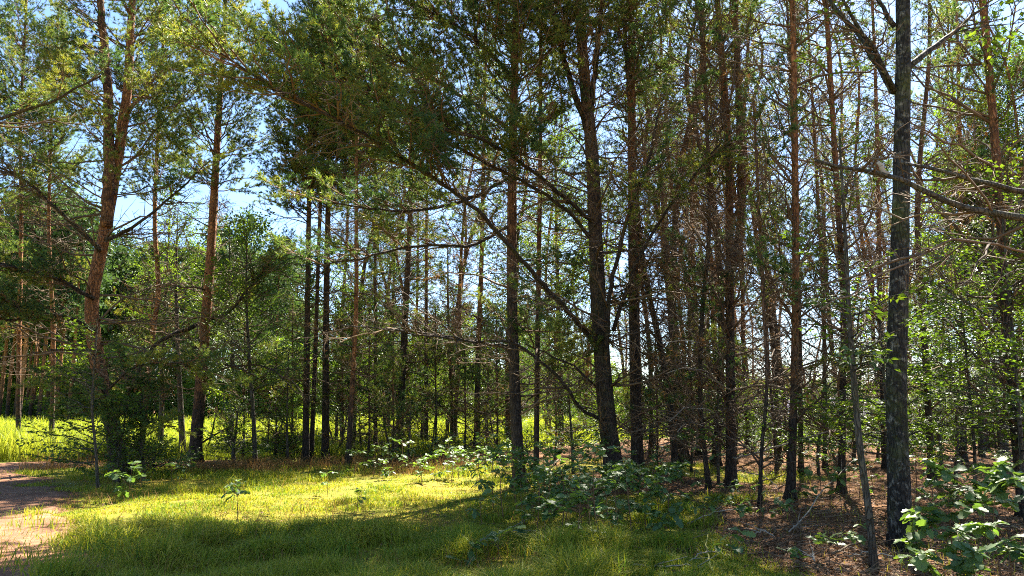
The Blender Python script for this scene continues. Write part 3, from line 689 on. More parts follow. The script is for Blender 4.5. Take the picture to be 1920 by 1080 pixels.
pine('slim pine at the bend of the track, crown mingling with the bowed pine', [(96, 852), (100, 640), (92, 430), (96, 250)], 12, 13.0, 89, dead=(4, 7.5), live=7.6, ll=2.4, nl=0.7, bark='bark_low', low=0.06)
pine('slim far pine over the meadow edge, seen left of the bowed pine top', [(34, 852), (36, 640), (40, 400), (38, 250)], 12, 15.0, 98, dead=(5, 8.5), live=8.4, ll=2.7, nl=0.85, bark='bark_low', low=0.06)
for k, (px, py, hh) in enumerate([(455, 862, 5.0), (515, 860, 3.4), (690, 862, 4.5), (735, 866, 3.2), (815, 852, 5.0), (870, 858, 3.6), (930, 862, 4.6), (545, 846, 5.6), (640, 850, 4.2), (1040, 872, 4.0), (1230, 880, 3.6), (1295, 884, 4.2)]):
    t_ = pine('young pine', [(px, py), (px + 3, py - 60), (px + 2, py - 110)], 5, hh, 400 + k, dead=(0.3, hh * 0.45), live=hh * 0.28, ll=1.5, nl=0.6, nd=1.7, dl=1.3, bark='bark_dull', group='young pines between the trunks', rust=0.4)
    REG.append(('feathery young pine', t_['root'], px))
# trees that stand just outside the picture and reach into it
pine('pine beyond the frame edge, crown hanging in over the track', [(-95, 868), (-100, 640), (-96, 400), (-92, 200)], 20, 13.0, 90, dead=(2.5, 6.0), live=5.6, ll=3.4, nl=0.7, dl=2.2, bark='bark_low')
tl = pine('pine beyond the frame edge whose bare limb crosses the sky over the track', [(-190, 960), (-200, 600), (-205, 300), (-205, 100)], 30, 11.0, 91, dead=(2.5, 5.0), live=7.0, ll=1.6, nl=0.5, nd=0.4, dl=1.2)
add_limb(tl, [(-202, 300, tl['Y']), (-80, 260, tl['Y'] - 0.4), (0, 224, tl['Y'] - 0.6), (100, 186, tl['Y'] - 0.8), (190, 142, tl['Y'] - 1.0)], 0.045, 0.014, 92, (0.5, 1), 8, 0.6, 6)
tr = pine('pine beyond the frame edge whose two dead crooked limbs reach across to the birch', [(2070, 1040), (2072, 800), (2075, 600), (2078, 400), (2080, 200)], 40, 13.0, 93, dead=(3.4, 4.2), live=8.0, ll=1.6, nl=0.5, nd=0.2, dl=1.0)
YR = tr['Y']
add_limb(tr, [(2076, 455, YR), (1990, 430, YR - 0.5), (1920, 411, YR - 0.9), (1800, 386, YR - 1.0), (1720, 352, YR - 1.0), (1665, 328, YR - 1.0), (1600, 317, YR - 1.1), (1530, 301, YR - 1.2)], 0.058, 0.016, 94, (0.5, 1), 0, 0.7, 9, 'limb', MAT['leafwood'])
add_limb(tr, [(2077, 400, YR), (1990, 372, YR - 0.3), (1920, 358, YR - 0.5), (1850, 345, YR - 0.6), (1760, 318, YR - 0.6), (1690, 305, YR - 0.6)], 0.046, 0.015, 95, (0.5, 1), 0, 0.7, 8, 'limb', MAT['leafwood'])
add_limb(tr, [(1665, 328, YR - 1.0), (1648, 300, YR - 1.0), (1646, 285, YR - 1.0)], 0.03, 0.012, 96, (0.5, 1), 0, 0.4, 0, 'branch_stub', MAT['pale_twig'])
add_limb(tr, [(2077, 520, YR), (1950, 480, YR - 0.5), (1800, 450, YR - 1.0), (1700, 490, YR - 1.4), (1610, 545, YR - 1.7), (1540, 580, YR - 2)], 0.016, 0.006, 97, (0.6, 1), 0, 0.5, 5, 'branch', MAT['dead_twig'])

# ------------------------------------------------------------------ birch
r = np.random.default_rng(5)
P, YB = trunk_points([(1690, 1022), (1684, 850), (1680, 700), (1685, 520), (1690, 300), (1693, 0)], 13.5)
bb = P[0] + np.array([0, 0, 0.12])
birch = thing('birch_tree', 'dark mossy birch with cracked pale foot on the brown needle floor', 'birch tree', bb)
me, Q, rad = trunk_mesh(P - bb, 39 / 2 * YB / FPX, 'trunk', MAT['birch'], 5, 16, 0.35)
link('trunk', me, birch)
bt = dict(root=birch, base=bb, Y=YB)
def birch_limb(pts, w0, w1, seed, n, L):
    r = np.random.default_rng(seed); P = np.array([at(*q) for q in pts]) - bb
    me, Q = limb_mesh(P, w0, w1, seed, MAT['birch']); o = link('limb', me, birch)
    for k in range(n):
        f = 0.35 + 0.64 * (k + r.random()) / n; i = int(f * (len(Q) - 2)); d = unit(Q[i + 1] - Q[i])
        az = math.atan2(d[1], d[0]) + r.normal(0, 0.8); me_, s = pick(LEAFY, L * r.uniform(0.6, 1.2), r)
        if r.random() < 0.6: me_, s = pick(DEAD, L * r.uniform(0.6, 1.2), r)
        link('twig', me_, o, bmat(Q[i], az, math.radians(r.uniform(-10, 45)), r.normal(0, 0.4), s))
birch_limb([(1676, 172, YB), (1640, 110, YB + 0.3), (1610, 60, YB + 0.5), (1560, 10, YB + 0.8), (1520, -40, YB + 1)], 0.05, 0.02, 51, 8, 0.9)
birch_limb([(1676, 170, YB), (1638, 90, YB - 0.3), (1600, 40, YB - 0.5), (1570, -20, YB - 0.6)], 0.04, 0.015, 52, 8, 0.9)
birch_limb([(1700, 130, YB), (1750, 90, YB + 0.3), (1800, 50, YB + 0.6), (1850, 10, YB + 0.9)], 0.045, 0.015, 53, 8, 0.9)
birch_limb([(1678, 50, YB), (1650, 10, YB), (1630, -40, YB)], 0.035, 0.015, 54, 5, 0.8)
crown = bpy.data.objects.new('crown', None); C.objects.link(crown); crown.parent = birch
for k in range(46):
    z = r.uniform(7.6, 13.3); az = r.uniform(0, 6.28); L = 2.0 * (1 - 0.6 * (z - 7.6) / 6) * r.uniform(0.6, 1.2)
    p = np.array([np.interp(z, Q[:, 2], Q[:, 0]), np.interp(z, Q[:, 2], Q[:, 1]), z]); me_, s = pick(LEAFY, L, r)
    link('branch', me_, crown, bmat(p, az, math.radians(r.uniform(15, 55)), r.normal(0, 0.4), s))

# ------------------------------------------------------------------ broad-leaved trees and tall saplings
def leaf_tree(label, pix, w, H, seed, z0, n, L, el=(5, 45), cat='broadleaf tree', name='broadleaf_tree', group=None, az=None, zpow=1.0, sag=1.0):
    r = np.random.default_rng(seed)
    P, Y = trunk_points(pix, H); base = P[0] + np.array([0, 0, 0.12])
    root = thing(name, label, cat, base, group)
    me, Q, rad = trunk_mesh(P - base, w / 2 * Y / FPX, 'trunk', MAT['leafwood'], seed, 9, 0.25, 0.008)
    link('trunk', me, root)
    crown = bpy.data.objects.new('crown', None); C.objects.link(crown); crown.parent = root
    top = Q[-1, 2]
    n = int(n * 1.5)
    for k in range(n):
        f = ((k + r.random()) / n) ** zpow; z = z0 + (top - z0) * f
        p = np.array([np.interp(z, Q[:, 2], Q[:, 0]), np.interp(z, Q[:, 2], Q[:, 1]), z])
        a_ = r.uniform(0, 6.283) if az is None else r.normal(az[0], az[1])
        me_, s = pick(LEAFY, max(0.4, 1.12 * L * (1 - 0.6 * f) * r.uniform(0.6, 1.3)), r)
        link('branch', me_, crown, bmat(p, a_, math.radians(r.uniform(*el) + 25 * f), r.normal(0, 0.3), s))
    return root

leaf_tree('thin leafy tree whose foot touches the straight pine by the track', [(345, 866), (338, 740), (332, 620), (330, 520)], 12, 7.5, 201, 2.2, 20, 1.8)
leaf_tree('young leafy tree on a thin pale stem near the close-set pine stems', [(480, 872), (475, 780), (468, 680), (462, 560)], 9, 6.5, 202, 1.7, 36, 1.9)
leaf_tree('spindly sapling with few leaves beside the twin pine stems', [(540, 868), (538, 780), (540, 700)], 5, 3.2, 203, 0.6, 14, 0.8)
leaf_tree('leafy tree with a full green crown behind the bowed pine', [(300, 858), (305, 700), (310, 560)], 11, 8.0, 204, 2.6, 26, 2.1)
leaf_tree('leafy tree at the meadow edge, dark beneath and bright on top', [(430, 850), (436, 700), (430, 580)], 12, 8.0, 205, 2.6, 32, 2.3)
leaf_tree('broad bright-leaved tree showing between pines over the meadow', [(725, 835), (728, 720), (735, 600)], 12, 9.0, 206, 2.0, 50, 2.8)
leaf_tree('leafy tree showing green through the limbs of the biggest pine', [(1052, 838), (1050, 700), (1045, 520)], 12, 13.0, 207, 3.5, 60, 3.0)
leaf_tree('tall bright green tree glowing behind the leaning edge pine', [(1880, 862), (1885, 600), (1890, 350), (1890, 200)], 16, 12.5, 208, 4.0, 120, 3.2)
leaf_tree('bright green tree filling the gap between slender pine and leaning pine', [(1840, 858), (1838, 640), (1830, 480)], 12, 9.0, 209, 2.4, 46, 2.6)
leaf_tree('slim understorey tree spreading flat leafy sprays by the leaning pine', [(1880, 935), (1872, 800), (1862, 660), (1866, 560)], 8, 5.6, 210, 0.9, 30, 1.9, (-8, 18))
leaf_tree('small understorey tree with drooping sprays, close by the crooked pine', [(1790, 905), (1795, 800), (1785, 700)], 7, 4.2, 211, 0.7, 22, 1.5, (-10, 20))
leaf_tree('bushy young tree on the far side of the birch', [(1600, 870), (1605, 780), (1612, 720)], 7, 4.0, 212, 0.5, 34, 1.4, (-5, 35))
leaf_tree('dark leafy sapling standing close to the reddish paired pine', [(1347, 905), (1345, 800), (1348, 720)], 6, 3.0, 213, 0.7, 26, 0.9, (-5, 35))
leaf_tree('dark broad-leaved sapling under the limbs of the biggest pine', [(1075, 890), (1072, 820), (1068, 770)], 6, 2.3, 214, 0.5, 24, 0.8, (-10, 30))
leaf_tree('leafy young tree beyond the twiggy dark pine', [(660, 845), (664, 760), (660, 650)], 9, 6.0, 215, 1.2, 34, 2.0)
leaf_tree('pale green young tree beyond the seedlings', [(855, 832), (852, 740), (850, 640)], 9, 6.5, 216, 0.8, 40, 2.0)
leaf_tree('bushy young tree at the meadow edge behind the slender upright pine', [(790, 838), (792, 780), (788, 720)], 7, 4.2, 222, 0.4, 34, 1.8)
leaf_tree('rounded young tree at the meadow edge behind the withered pine', [(915, 836), (912, 780), (915, 730)], 7, 3.8, 223, 0.3, 34, 1.7)
leaf_tree('young tree with yellow-green leaves beyond the slim reddish pine', [(630, 838), (632, 770), (636, 690)], 7, 5.0, 224, 0.5, 36, 1.9)
leaf_tree('leafy sapling spreading sprays between birch and thin crooked sapling', [(1665, 960), (1668, 850), (1660, 740)], 7, 3.4, 225, 0.8, 36, 1.3, (-10, 20))
leaf_tree('understorey tree with flat bright sprays at the wood edge', [(1925, 985), (1915, 850), (1905, 700)], 9, 4.4, 226, 0.9, 26, 1.6, (-12, 16))
leaf_tree('understorey sapling with layered leaves behind the corner oaks', [(1825, 960), (1828, 860), (1820, 760)], 7, 3.2, 227, 0.6, 24, 1.4, (-12, 16))
leaf_tree('leafy young tree lit from behind, past the crooked pine', [(1765, 880), (1760, 760), (1768, 620)], 8, 5.5, 228, 0.9, 26, 1.8, (-5, 25))
leaf_tree('leafy bush on the needle floor near the dark half-hidden pine', [(1535, 890), (1533, 850), (1538, 810)], 6, 1.9, 229, 0.2, 30, 1.0, (0, 40), 'bush', 'bush')
rb = np.random.default_rng(88)
for k in range(15):
    px = 400 + k * 40 + rb.normal(0, 10); py = rb.uniform(846, 868)
    b_ = leaf_tree('thin meadow-edge bush', [(px, py), (px + rb.normal(0, 4), py - 20), (px + rb.normal(0, 6), py - 40)], 4, rb.uniform(0.8, 2.4), 330 + k, 0.15, int(rb.uniform(9, 17)), rb.uniform(0.7, 1.1), (0, 40), 'bush', 'bush', 'bushes at the meadow edge')
    REG.append(('thin meadow-edge bush', b_, px))
for k in range(24):
    px = 1040 + k * 38 + rb.normal(0, 10); py = rb.uniform(838, 880)
    b_ = leaf_tree('understorey bush', [(px, py), (px + rb.normal(0, 4), py - 20), (px + rb.normal(0, 6), py - 40)], 5, rb.uniform(1.0, 2.6), 300 + k, 0.15, int(rb.uniform(16, 26)), rb.uniform(0.8, 1.3), (0, 40), 'bush', 'bush', 'bushes among the trunks')
    REG.append(('understorey bush', b_, px))
leaf_tree('dark bush hiding the foot of the bowed pine', [(222, 905), (220, 880), (224, 860)], 8, 1.5, 230, 0.1, 40, 0.9, (0, 45), 'bush', 'bush')
leaf_tree('thin-leaved bush beside the foot of the bowed pine, nearer the straight one', [(268, 902), (270, 880), (266, 850)], 7, 1.7, 231, 0.15, 34, 0.9, (0, 45), 'bush', 'bush')
# thin crooked sapling in front of the birch
leaf_tree('thin crooked sapling with a few bright leaves, standing before the birch', [(1640, 1066), (1628, 950), (1613, 850), (1600, 700), (1592, 590), (1588, 500)], 14, 4.6, 217, 1.9, 22, 0.75, (-5, 25))
leaf_tree('shaded leafy bush spreading at the foot of the straight pine by the track', [(440, 872), (438, 840), (442, 810)], 8, 1.5, 218, 0.15, 40, 1.0, (0, 40), 'bush', 'bush')
leaf_tree('dim bush at the foot of the close-set pine pair', [(540, 862), (538, 845), (541, 830)], 6, 0.9, 219, 0.1, 24, 0.7, (0, 40), 'bush', 'bush')
leaf_tree('low dark bush at the foot of the bowed pine', [(290, 892), (288, 870), (292, 850)], 8, 1.0, 220, 0.1, 30, 0.8, (0, 40), 'bush', 'bush')
leaf_tree('open dark sapling reaching over the track with leafy side twigs', [(185, 920), (180, 850), (172, 760), (176, 700)], 6, 3.0, 221, 0.5, 26, 1.1, (-10, 25), az=(math.pi, 1.0))

# ------------------------------------------------------------------ background pines: six shared shapes
def stand_variant(seed, H=18.0, r0=0.11, live=8.2, L=1.6):
    r = np.random.default_rng(seed)
    ln = r.normal(0, 0.16, 2); P = np.array([(0, 0, -0.1)] + [(r.normal(0, 0.12) * k ** 0.7 + ln[0] * k, r.normal(0, 0.12) * k ** 0.7 + ln[1] * k, H * k / 5) for k in range(1, 6)])
    me, Q, rad = trunk_mesh(P, r0, 'stand_trunk', MAT[('bark', 'bark_low', 'bark_dull')[seed % 3]], seed, 9)
    lo = [live_branch(seed * 50 + i, l, 11, 0.020, 0.2, sides=3) for i, l in enumerate((1.0, 1.6, 2.2))]
    de = [dead_branch(seed * 60 + i, l, 3, (0.15, 0.25, 0.0)[i % 3], 0.2, rust=0.35) for i, l in enumerate((0.9, 1.5, 2.0))]
    for d in de:
        for k in range(len(d.M)): d.M[k] = d.M[k] * 2 + 0
    g = G()
    def put(src, z, L, l0, el):
        az = r.uniform(0, 6.283); p = np.array([np.interp(z, Q[:, 2], Q[:, 0]), np.interp(z, Q[:, 2], Q[:, 1]), z])
        R = np.array(bmat((0, 0, 0), az, el, r.normal(0, 0.5), 1.0).to_3x3()); g.merge(src, R, p, L / l0)
    z = 1.2
    while z < live + 0.5:
        for _ in range(r.integers(2, 5)):
            k = r.integers(3)
            if r.random() < 0.10 and z > 2.5: put(lo[k], z, (1.0, 1.6, 2.2)[k] * r.uniform(0.5, 0.9), (1.0, 1.6, 2.2)[k], math.radians(r.uniform(0, 40))); continue
            put(de[k], z, (0.9, 1.5, 2.0)[k] * r.uniform(0.6, 1.2), (0.9, 1.5, 2.0)[k], math.radians(r.uniform(0, 50)))
        z += r.uniform(0.35, 0.6)
    z = live
    while z < H - 0.1:
        f = (z - live) / (H - live)
        for _ in range(r.integers(2, 4)):
            l = max(0.6, L * (1 - 0.65 * f) * r.uniform(0.7, 1.2)); k = int(np.argmin([abs(l - q) for q in (1.0, 1.6, 2.2)]))
            put(lo[k], z, l, (1.0, 1.6, 2.2)[k], math.radians(r.uniform(10, 45) + 20 * f))
        z += r.uniform(0.4, 0.6)
    return me, g.mesh('stand_crown', [MAT['twig'], MAT['needles'], MAT['rusty']])

STAND = [stand_variant(900 + i, 16.5 + 0.8 * (i % 4), 0.078 + 0.012 * (i % 3), (8.0, 9.4, 10.6)[i % 3]) for i in range(6)]
def stand_pine(x, y, label, group, r, s=None):
    global _px; _px = 960 + FPX * x / y
    i = r.integers(6); s = s or r.uniform(0.85, 1.15)
    o = thing('pine_tree', label, 'pine tree', (x, y, float(h(x, y))), group, r.uniform(0, 6.28), s)
    o.rotation_euler = (r.normal(0, 0.03), r.normal(0, 0.03), r.uniform(0, 6.28))
    link('trunk', STAND[i][0], o); link('crown', STAND[i][1], o); REG.append((label, o, _px))
    return o

r = np.random.default_rng(77)
taken = [t['base'][:2] for t in PINES]
def free(x, y, d): return all(math.hypot(x - a[0], y - a[1]) > d for a in taken)
def scatter(n, pxr, yr, label, group, dmin=1.3):
    k = 0; tries = 0
    while k < n and tries < 4000:
        tries += 1
        px = r.uniform(*pxr); y = math.sqrt(r.uniform(yr[0] ** 2, yr[1] ** 2)); x = (px - 960) / FPX * y
        u = x * math.cos(SUN_AZ) - y * math.sin(SUN_AZ)
        if -12.0 < u < -6.0 and y < 34: continue          # keeps the gap through which the sun reaches the clearing
        if free(x, y, dmin):
            taken.append((x, y)); stand_pine(x, y, label, group, r); k += 1
scatter(7, (1060, 1340), (19.5, 25), 'slim background pine', 'pines behind the biggest pine', 0.8)
scatter(16, (1010, 1400), (25, 38), 'slim background pine', 'pines behind the biggest pine')
scatter(16, (1400, 1960), (20, 36), 'slim background pine', 'pines behind the birch')
scatter(24, (1000, 1980), (36, 62), 'faint thin pine', 'pines far back in the wood', 1.8)
scatter(12, (600, 960), (26, 34), 'meadow-edge pine', 'pines on the meadow edge')

# ------------------------------------------------------------------ the far wood beyond the meadow
def far_variant(seed, H, kind):
    r = np.random.default_rng(seed); g = G()
    P = np.array([(0, 0, -0.2), (r.normal(0, 0.15), 0, H * 0.35), (r.normal(0, 0.25), r.normal(0, 0.2), H * 0.95)])
    me, Q, rad = trunk_mesh(P, 0.17 if kind == 'pine' else 0.14, 'far_trunk', MAT['bark_low' if kind == 'pine' else 'leafwood'], seed, 7)
    z0 = H * (0.42 if kind == 'pine' else 0.08)
    n = 80 if kind == 'pine' else 110
    c = np.stack([r.normal(0, 1, n), r.normal(0, 1, n), r.uniform(z0, H, n)], 1)
    f = (c[:, 2] - z0) / (H - z0); rr = (2.4 if kind == 'pine' else 3.0) * np.sqrt(np.clip(1 - (f * 1.9 - 0.75) ** 2 / 1.4, 0.03, 1))
    c[:, :2] = unit(c[:, :2]) * (np.sqrt(r.random(n)) * rr)[:, None]
    m = 48
    Pt = np.repeat(c, m, 0) + r.normal(0, 1, (n * m, 3)) * np.array([0.55, 0.55, 0.28])
    D = unit(r.normal(0, 1, Pt.shape) + [0, 0, 0.3]); S = unit(np.cross(D, r.normal(0, 1, Pt.shape)))
    l = r.uniform(0.16, 0.40, (len(Pt), 1))
    V = np.stack([Pt - S * l * 0.35, Pt + S * l * 0.35, Pt + D * l * 1.3], 1).reshape(-1, 3)
    g.add(V, np.arange(len(V)).reshape(-1, 3), 0)
    return me, g.mesh('far_crown', [MAT['far_leaf' if kind == 'pine' else 'leaf']])
FARP = [far_variant(1100 + i, 18 + i, 'pine') for i in range(4)]
FARL = [far_variant(1200 + i, 9 + 1.5 * i, 'leaf') for i in range(3)]
def far_tree(px, y, kind, label, group, s=1.0):
    x = (px - 960) / FPX * y; i = r.integers(len(FARP if kind == 'pine' else FARL)); v = (FARP if kind == 'pine' else FARL)[i]
    o = thing('pine_tree' if kind == 'pine' else 'broadleaf_tree', label, 'pine tree' if kind == 'pine' else 'broadleaf tree', (x, y, float(h(x, y))), group, r.uniform(0, 6.28), s * r.uniform(0.9, 1.12))
    link('trunk', v[0], o); link('crown', v[1], o); REG.append((label, o, px))
LP = 'tall far pine'
for k in range(52): far_tree(-70 + k * 12 + r.normal(0, 7), r.uniform(76, 100), 'pine', LP, 'far pines across the meadow')
for k in range(12): far_tree(-40 + k * 16 + r.normal(0, 4), r.uniform(66, 72), 'pine', LP, 'far pines across the meadow', 1.0)
for k in range(26): far_tree(130 + k * 17 + r.normal(0, 10), r.uniform(70, 75), 'leaf', 'far leafy tree', 'leafy trees across the meadow', r.uniform(0.35, 0.8))
for k in range(24): far_tree(560 + k * 22 + r.normal(0, 10), r.uniform(80, 86), 'leaf', 'far meadow bush', 'bushes across the meadow', r.uniform(0.3, 0.5))
for k in range(22): far_tree(540 + k * 24 + r.normal(0, 8), r.uniform(105, 130), 'pine', 'distant low pine', 'distant pines between the trunks', 0.80)
for k in range(22): far_tree(560 + k * 25 + r.normal(0, 12), r.uniform(88, 102), 'leaf', 'distant leafy tree', 'distant leafy trees between the trunks', 0.75)
for k in range(40): far_tree(1080 + k * 24 + r.normal(0, 12), r.uniform(92, 125), 'leaf', 'skyline leafy tree', 'distant leafy trees behind the wood', 0.8)
for k in range(20): far_tree(-60 + k * 14 + r.normal(0, 5), r.uniform(84, 104), 'leaf', 'far leafy tree', 'leafy trees across the meadow', r.uniform(0.7, 1.1))
for k in range(9): far_tree(-30 + k * 22 + r.normal(0, 8), r.uniform(73, 76), 'leaf', 'far meadow bush', 'bushes across the meadow', r.uniform(0.2, 0.35))
for k, (px, y) in enumerate([(1405, 62), (1440, 66), (1500, 64), (1540, 60), (1590, 63), (1620, 66), (1420, 57), (1520, 56), (1660, 60), (1720, 60), (1370, 60), (1330, 62), (1780, 58), (1830, 60)]):
    far_tree(px, y, 'leaf', 'sunlit round bush', 'bushes around the low house', 0.30 if px < 1500 else 0.36)

# ------------------------------------------------------------------ low house with a grey tiled roof, far behind the pines
hx0, hx1, hy, ez, rz = 25.6, 42.0, 78.0, -0.57, 2.43
hg = float(h(33, 78))
house = thing('house', 'low pale house with light grey tiled roof glimpsed between pine trunks', 'house', (33.8, hy + 4, hg - 0.2))
hb = np.array([33.8, hy + 4, hg - 0.2])
g = G(); g.box((hx0 + 0.4 - hb[0], 0.4 - 4, 0), (hx1 - 0.4 - hb[0], 4.0 - 0.4, ez - hb[2])); link('wall', g.mesh('house_wall', [MAT['plaster']]), house)
g = G(); n = 15
for k in range(n):
    for sgn in (-1, 1):
        ya, yb = sgn * (4.35 - 4.35 * k / n), sgn * (4.35 - 4.35 * (k + 1) / n)
        za, zb = ez - hb[2] + (rz - ez) * k / n + 0.06, ez - hb[2] + (rz - ez) * (k + 1) / n
        V = [(hx0 - hb[0], ya, za), (hx1 - hb[0], ya, za), (hx1 - hb[0], yb, zb), (hx0 - hb[0], yb, zb)]
        V += [(v[0], v[1] , v[2] - 0.09) for v in V]
        g.add(V, [(0, 1, 2), (0, 2, 3), (4, 6, 5), (4, 7, 6), (0, 4, 5), (0, 5, 1), (2, 6, 7), (2, 7, 3), (0, 3, 7), (0, 7, 4), (1, 5, 6), (1, 6, 2)])
roof = link('roof', g.mesh('house_roof', [MAT['tiles']]), house)
g = G(); g.box((2.0, 0.6, rz - hb[2] - 0.8), (2.7, 1.3, rz - hb[2] + 0.7)); link('chimney', g.mesh('house_chimney', [MAT['plaster']]), roof)
for xw in (-6.0, -2.5, 1.5, 5.0):
    g = G(); g.box((xw, -3.64, 0.95), (xw + 1.2, -3.58, 2.15)); wdw = link('window', g.mesh('house_window', [MAT['white_frame']]), house)
    g = G(); g.box((xw + 0.1, -3.67, 1.05), (xw + 1.1, -3.645, 2.05)); link('pane', g.mesh('house_pane', [MAT['dark_glass']]), wdw)

# ------------------------------------------------------------------ saplings with leaves one can pick apart
def oak_leaf_mesh(seed, ln=1.0):
    r = np.random.default_rng(seed)
    xs_ = np.linspace(0.0, 1.0, 10); prof = np.array([0.03, 0.10, 0.20, 0.13, 0.27, 0.17, 0.31, 0.20, 0.20, 0.02]) * r.uniform(0.85, 1.15)
    droop = r.uniform(0.10, 0.28); fold = r.uniform(0.15, 0.45)
    def pt(x, y): return (x, y, -droop * x * x + fold * abs(y) * 0.6 + 0.03 * math.sin(9 * x + seed))
    V = [pt(x, 0) for x in xs_] + [pt(x + 0.02, p) for x, p in zip(xs_, prof)] + [pt(x + 0.02, -p) for x, p in zip(xs_, prof * r.uniform(0.9, 1.1))]
    n = len(xs_); F = []
    for i in range(n - 1):
        F += [(i, i + 1, n + i + 1), (i, n + i + 1, n + i), (i, 2 * n + i, 2 * n + i + 1), (i, 2 * n + i + 1, i + 1)]
    g = G(); g.add(np.array(V) * ln, F, 0, True); return g.mesh('oak_leaf', [MAT['oak_leaf']])
OAK = [oak_leaf_mesh(1300 + i) for i in range(6)]

def sapling(label, base, H, n, ln, seed, group=None, name='oak_sapling', cat='sapling', spread=0.5, lean=(0, 0)):
    r = np.random.default_rng(seed); root = thing(name, label, cat, base, group)
    top = np.array([lean[0] * H + r.normal(0, 0.06) * H, lean[1] * H + r.normal(0, 0.06) * H, H])
    st = spline(np.array([(0, 0, -0.05), top * 0.5 + r.normal(0, 0.04, 3) * H, top]), 8)
    g = G(); g.tube(st, np.linspace(0.004 + 0.006 * H, 0.002, 8), 5, 0)
    tips = [(st[-1], np.array([0, 0, 1.0]))]
    for k in range(max(2, int(2 + H * 5))):
        f = r.uniform(0.25, 0.95); i = f * 7; p = st[int(i)] + (st[min(7, int(i) + 1)] - st[int(i)]) * (i - int(i))
        az = r.uniform(0, 6.28); l = spread * H * r.uniform(0.35, 0.9)
        d = np.array([math.cos(az), math.sin(az), r.uniform(0.1, 0.8)]); e = p + unit(d) * l
        g.tube([p, (p + e) / 2 + [0, 0, 0.05 * l], e], [0.004, 0.003, 0.0015], 4, 0); tips.append((e, unit(d)))
    link('stem', g.mesh('sapling_stem', [MAT['twig']], ), root)
    per = max(4, int(1.35 * n) // len(tips))
    for p, d in tips:
        for j in range(per):
            az = r.uniform(0, 6.28) if j else math.atan2(d[1], d[0])
            q = p - d * r.uniform(0, 0.05 + 0.1 * H) * (j > 3)
            M = Matrix.Translation(Vector(q)) @ Matrix.Rotation(az, 4, 'Z') @ Matrix.Rotation(-math.radians(r.uniform(-25, 35)), 4, 'Y') @ Matrix.Rotation(r.normal(0, 0.35), 4, 'X') @ Matrix.Diagonal((ln * r.uniform(0.5, 1.15),) * 3 + (1,)) @ Matrix.Diagonal((1, r.uniform(0.75, 1.15), r.uniform(0.5, 1.8), 1))
            link('leaf', OAK[r.integers(6)], root, M)
    if group: REG.append((label, root, 960 + FPX * base[0] / (math.cos(PITCH) * base[1])))
    return root

def gp(px, py):
    p = on_ground(px, py); return (p[0], p[1], p[2] + float(bumps(p[0], p[1])))
sapling('bright sunlit oak sapling on the grass below the bowed pine', gp(240, 940), 0.62, 40, 0.16, 1, spread=0.7)
sapling('lone dark-leaved seedling on the edge of the grass shadow', gp(447, 985), 0.55, 24, 0.12, 2, spread=0.6)
sapling('small seedling on the sunny grass beyond the lone dark one', gp(437, 945), 0.35, 14, 0.10, 3)
sapling('tiny dark seedling on the shadow line in the middle of the lawn', gp(668, 962), 0.35, 12, 0.10, 4)
sapling('tiny seedling with upright leaves near the slim reddish pine', gp(615, 930), 0.40, 14, 0.11, 5)
sapling('green leafy plant low in the front grass', gp(880, 1068), 0.22, 16, 0.16, 6, spread=1.3)
sapling('small light green plant beside the leafy one in the front grass', gp(935, 1052), 0.26, 10, 0.13, 7, spread=0.9)
sapling('blue-green seedling in the shade before the lawn-edge pine', gp(985, 1015), 0.30, 12, 0.15, 8, spread=0.9)
sapling('low seedling in the shaded grass, on the lawn side of the straight pine', gp(905, 985), 0.40, 16, 0.14, 9)
rs = np.random.default_rng(40)
for k, (px, py) in enumerate([(700, 895), (728, 885), (756, 892), (790, 888), (815, 880), (838, 893), (862, 884), (890, 890), (915, 898), (845, 908), (790, 905), (740, 872), (870, 870), (925, 880), (690, 880), (815, 900), (770, 876), (960, 890), (945, 905), (880, 905), (720, 900), (805, 870), (900, 872), (945, 875), (830, 872), (665, 892), (985, 885), (1015, 880), (860, 898)]):
    sapling('bright sunny seedling', gp(px, py), rs.uniform(0.35, 0.85), 32, 0.13, 50 + k, 'bright seedlings behind the lawn')
for k, (px, py) in enumerate([(1010, 940), (1045, 930), (1075, 950), (1100, 925), (1125, 965), (1150, 940), (1175, 975), (1200, 945), (1230, 960), (1250, 935), (1060, 985), (1090, 1005), (1115, 1030), (1080, 1050), (1145, 1000), (1210, 990), (1275, 950), (1040, 960), (1020, 915), (1165, 1020), (1100, 975), (1190, 930), (985, 925), (1000, 955), (965, 935), (1240, 985), (1295, 935), (1130, 905), (1070, 905), (1160, 960), (1220, 925), (925, 950), (945, 975), (985, 985), (1005, 1005), (1030, 985), (1050, 1020), (970, 960), (910, 935), (1025, 1045), (1135, 1045), (1185, 1000), (1255, 970)]):
    sapling('shaded thicket sapling', gp(px, py), rs.uniform(0.5, 1.2), 62, 0.125, 100 + k, 'saplings in the thicket under the biggest pine')
sapling('sapling with lobed green leaves on the open needle floor in front of the thicket', gp(1262, 1015), 0.36, 22, 0.19, 140, spread=0.9)
for k, (px, py) in enumerate([(1320, 985), (1350, 965), (1385, 985), (1405, 960), (1425, 978), (1310, 950), (1360, 940), (1455, 990)]):
    sapling('dappled low seedling', gp(px, py), rs.uniform(0.2, 0.4), 12, 0.14, 150 + k, 'seedlings on the needle floor', spread=0.8)
for k, (px, py) in enumerate([(1480, 1062), (1555, 1058), (1370, 1050), (1590, 1040)]):
    sapling('small front seedling', gp(px, py), rs.uniform(0.15, 0.28), 10, 0.14, 170 + k, 'seedlings at the front of the needle floor', spread=0.9)
sapling('large-leaved oak sapling crowding the corner below the leaning pine', gp(1880, 1095), 0.95, 105, 0.175, 180, spread=0.8)
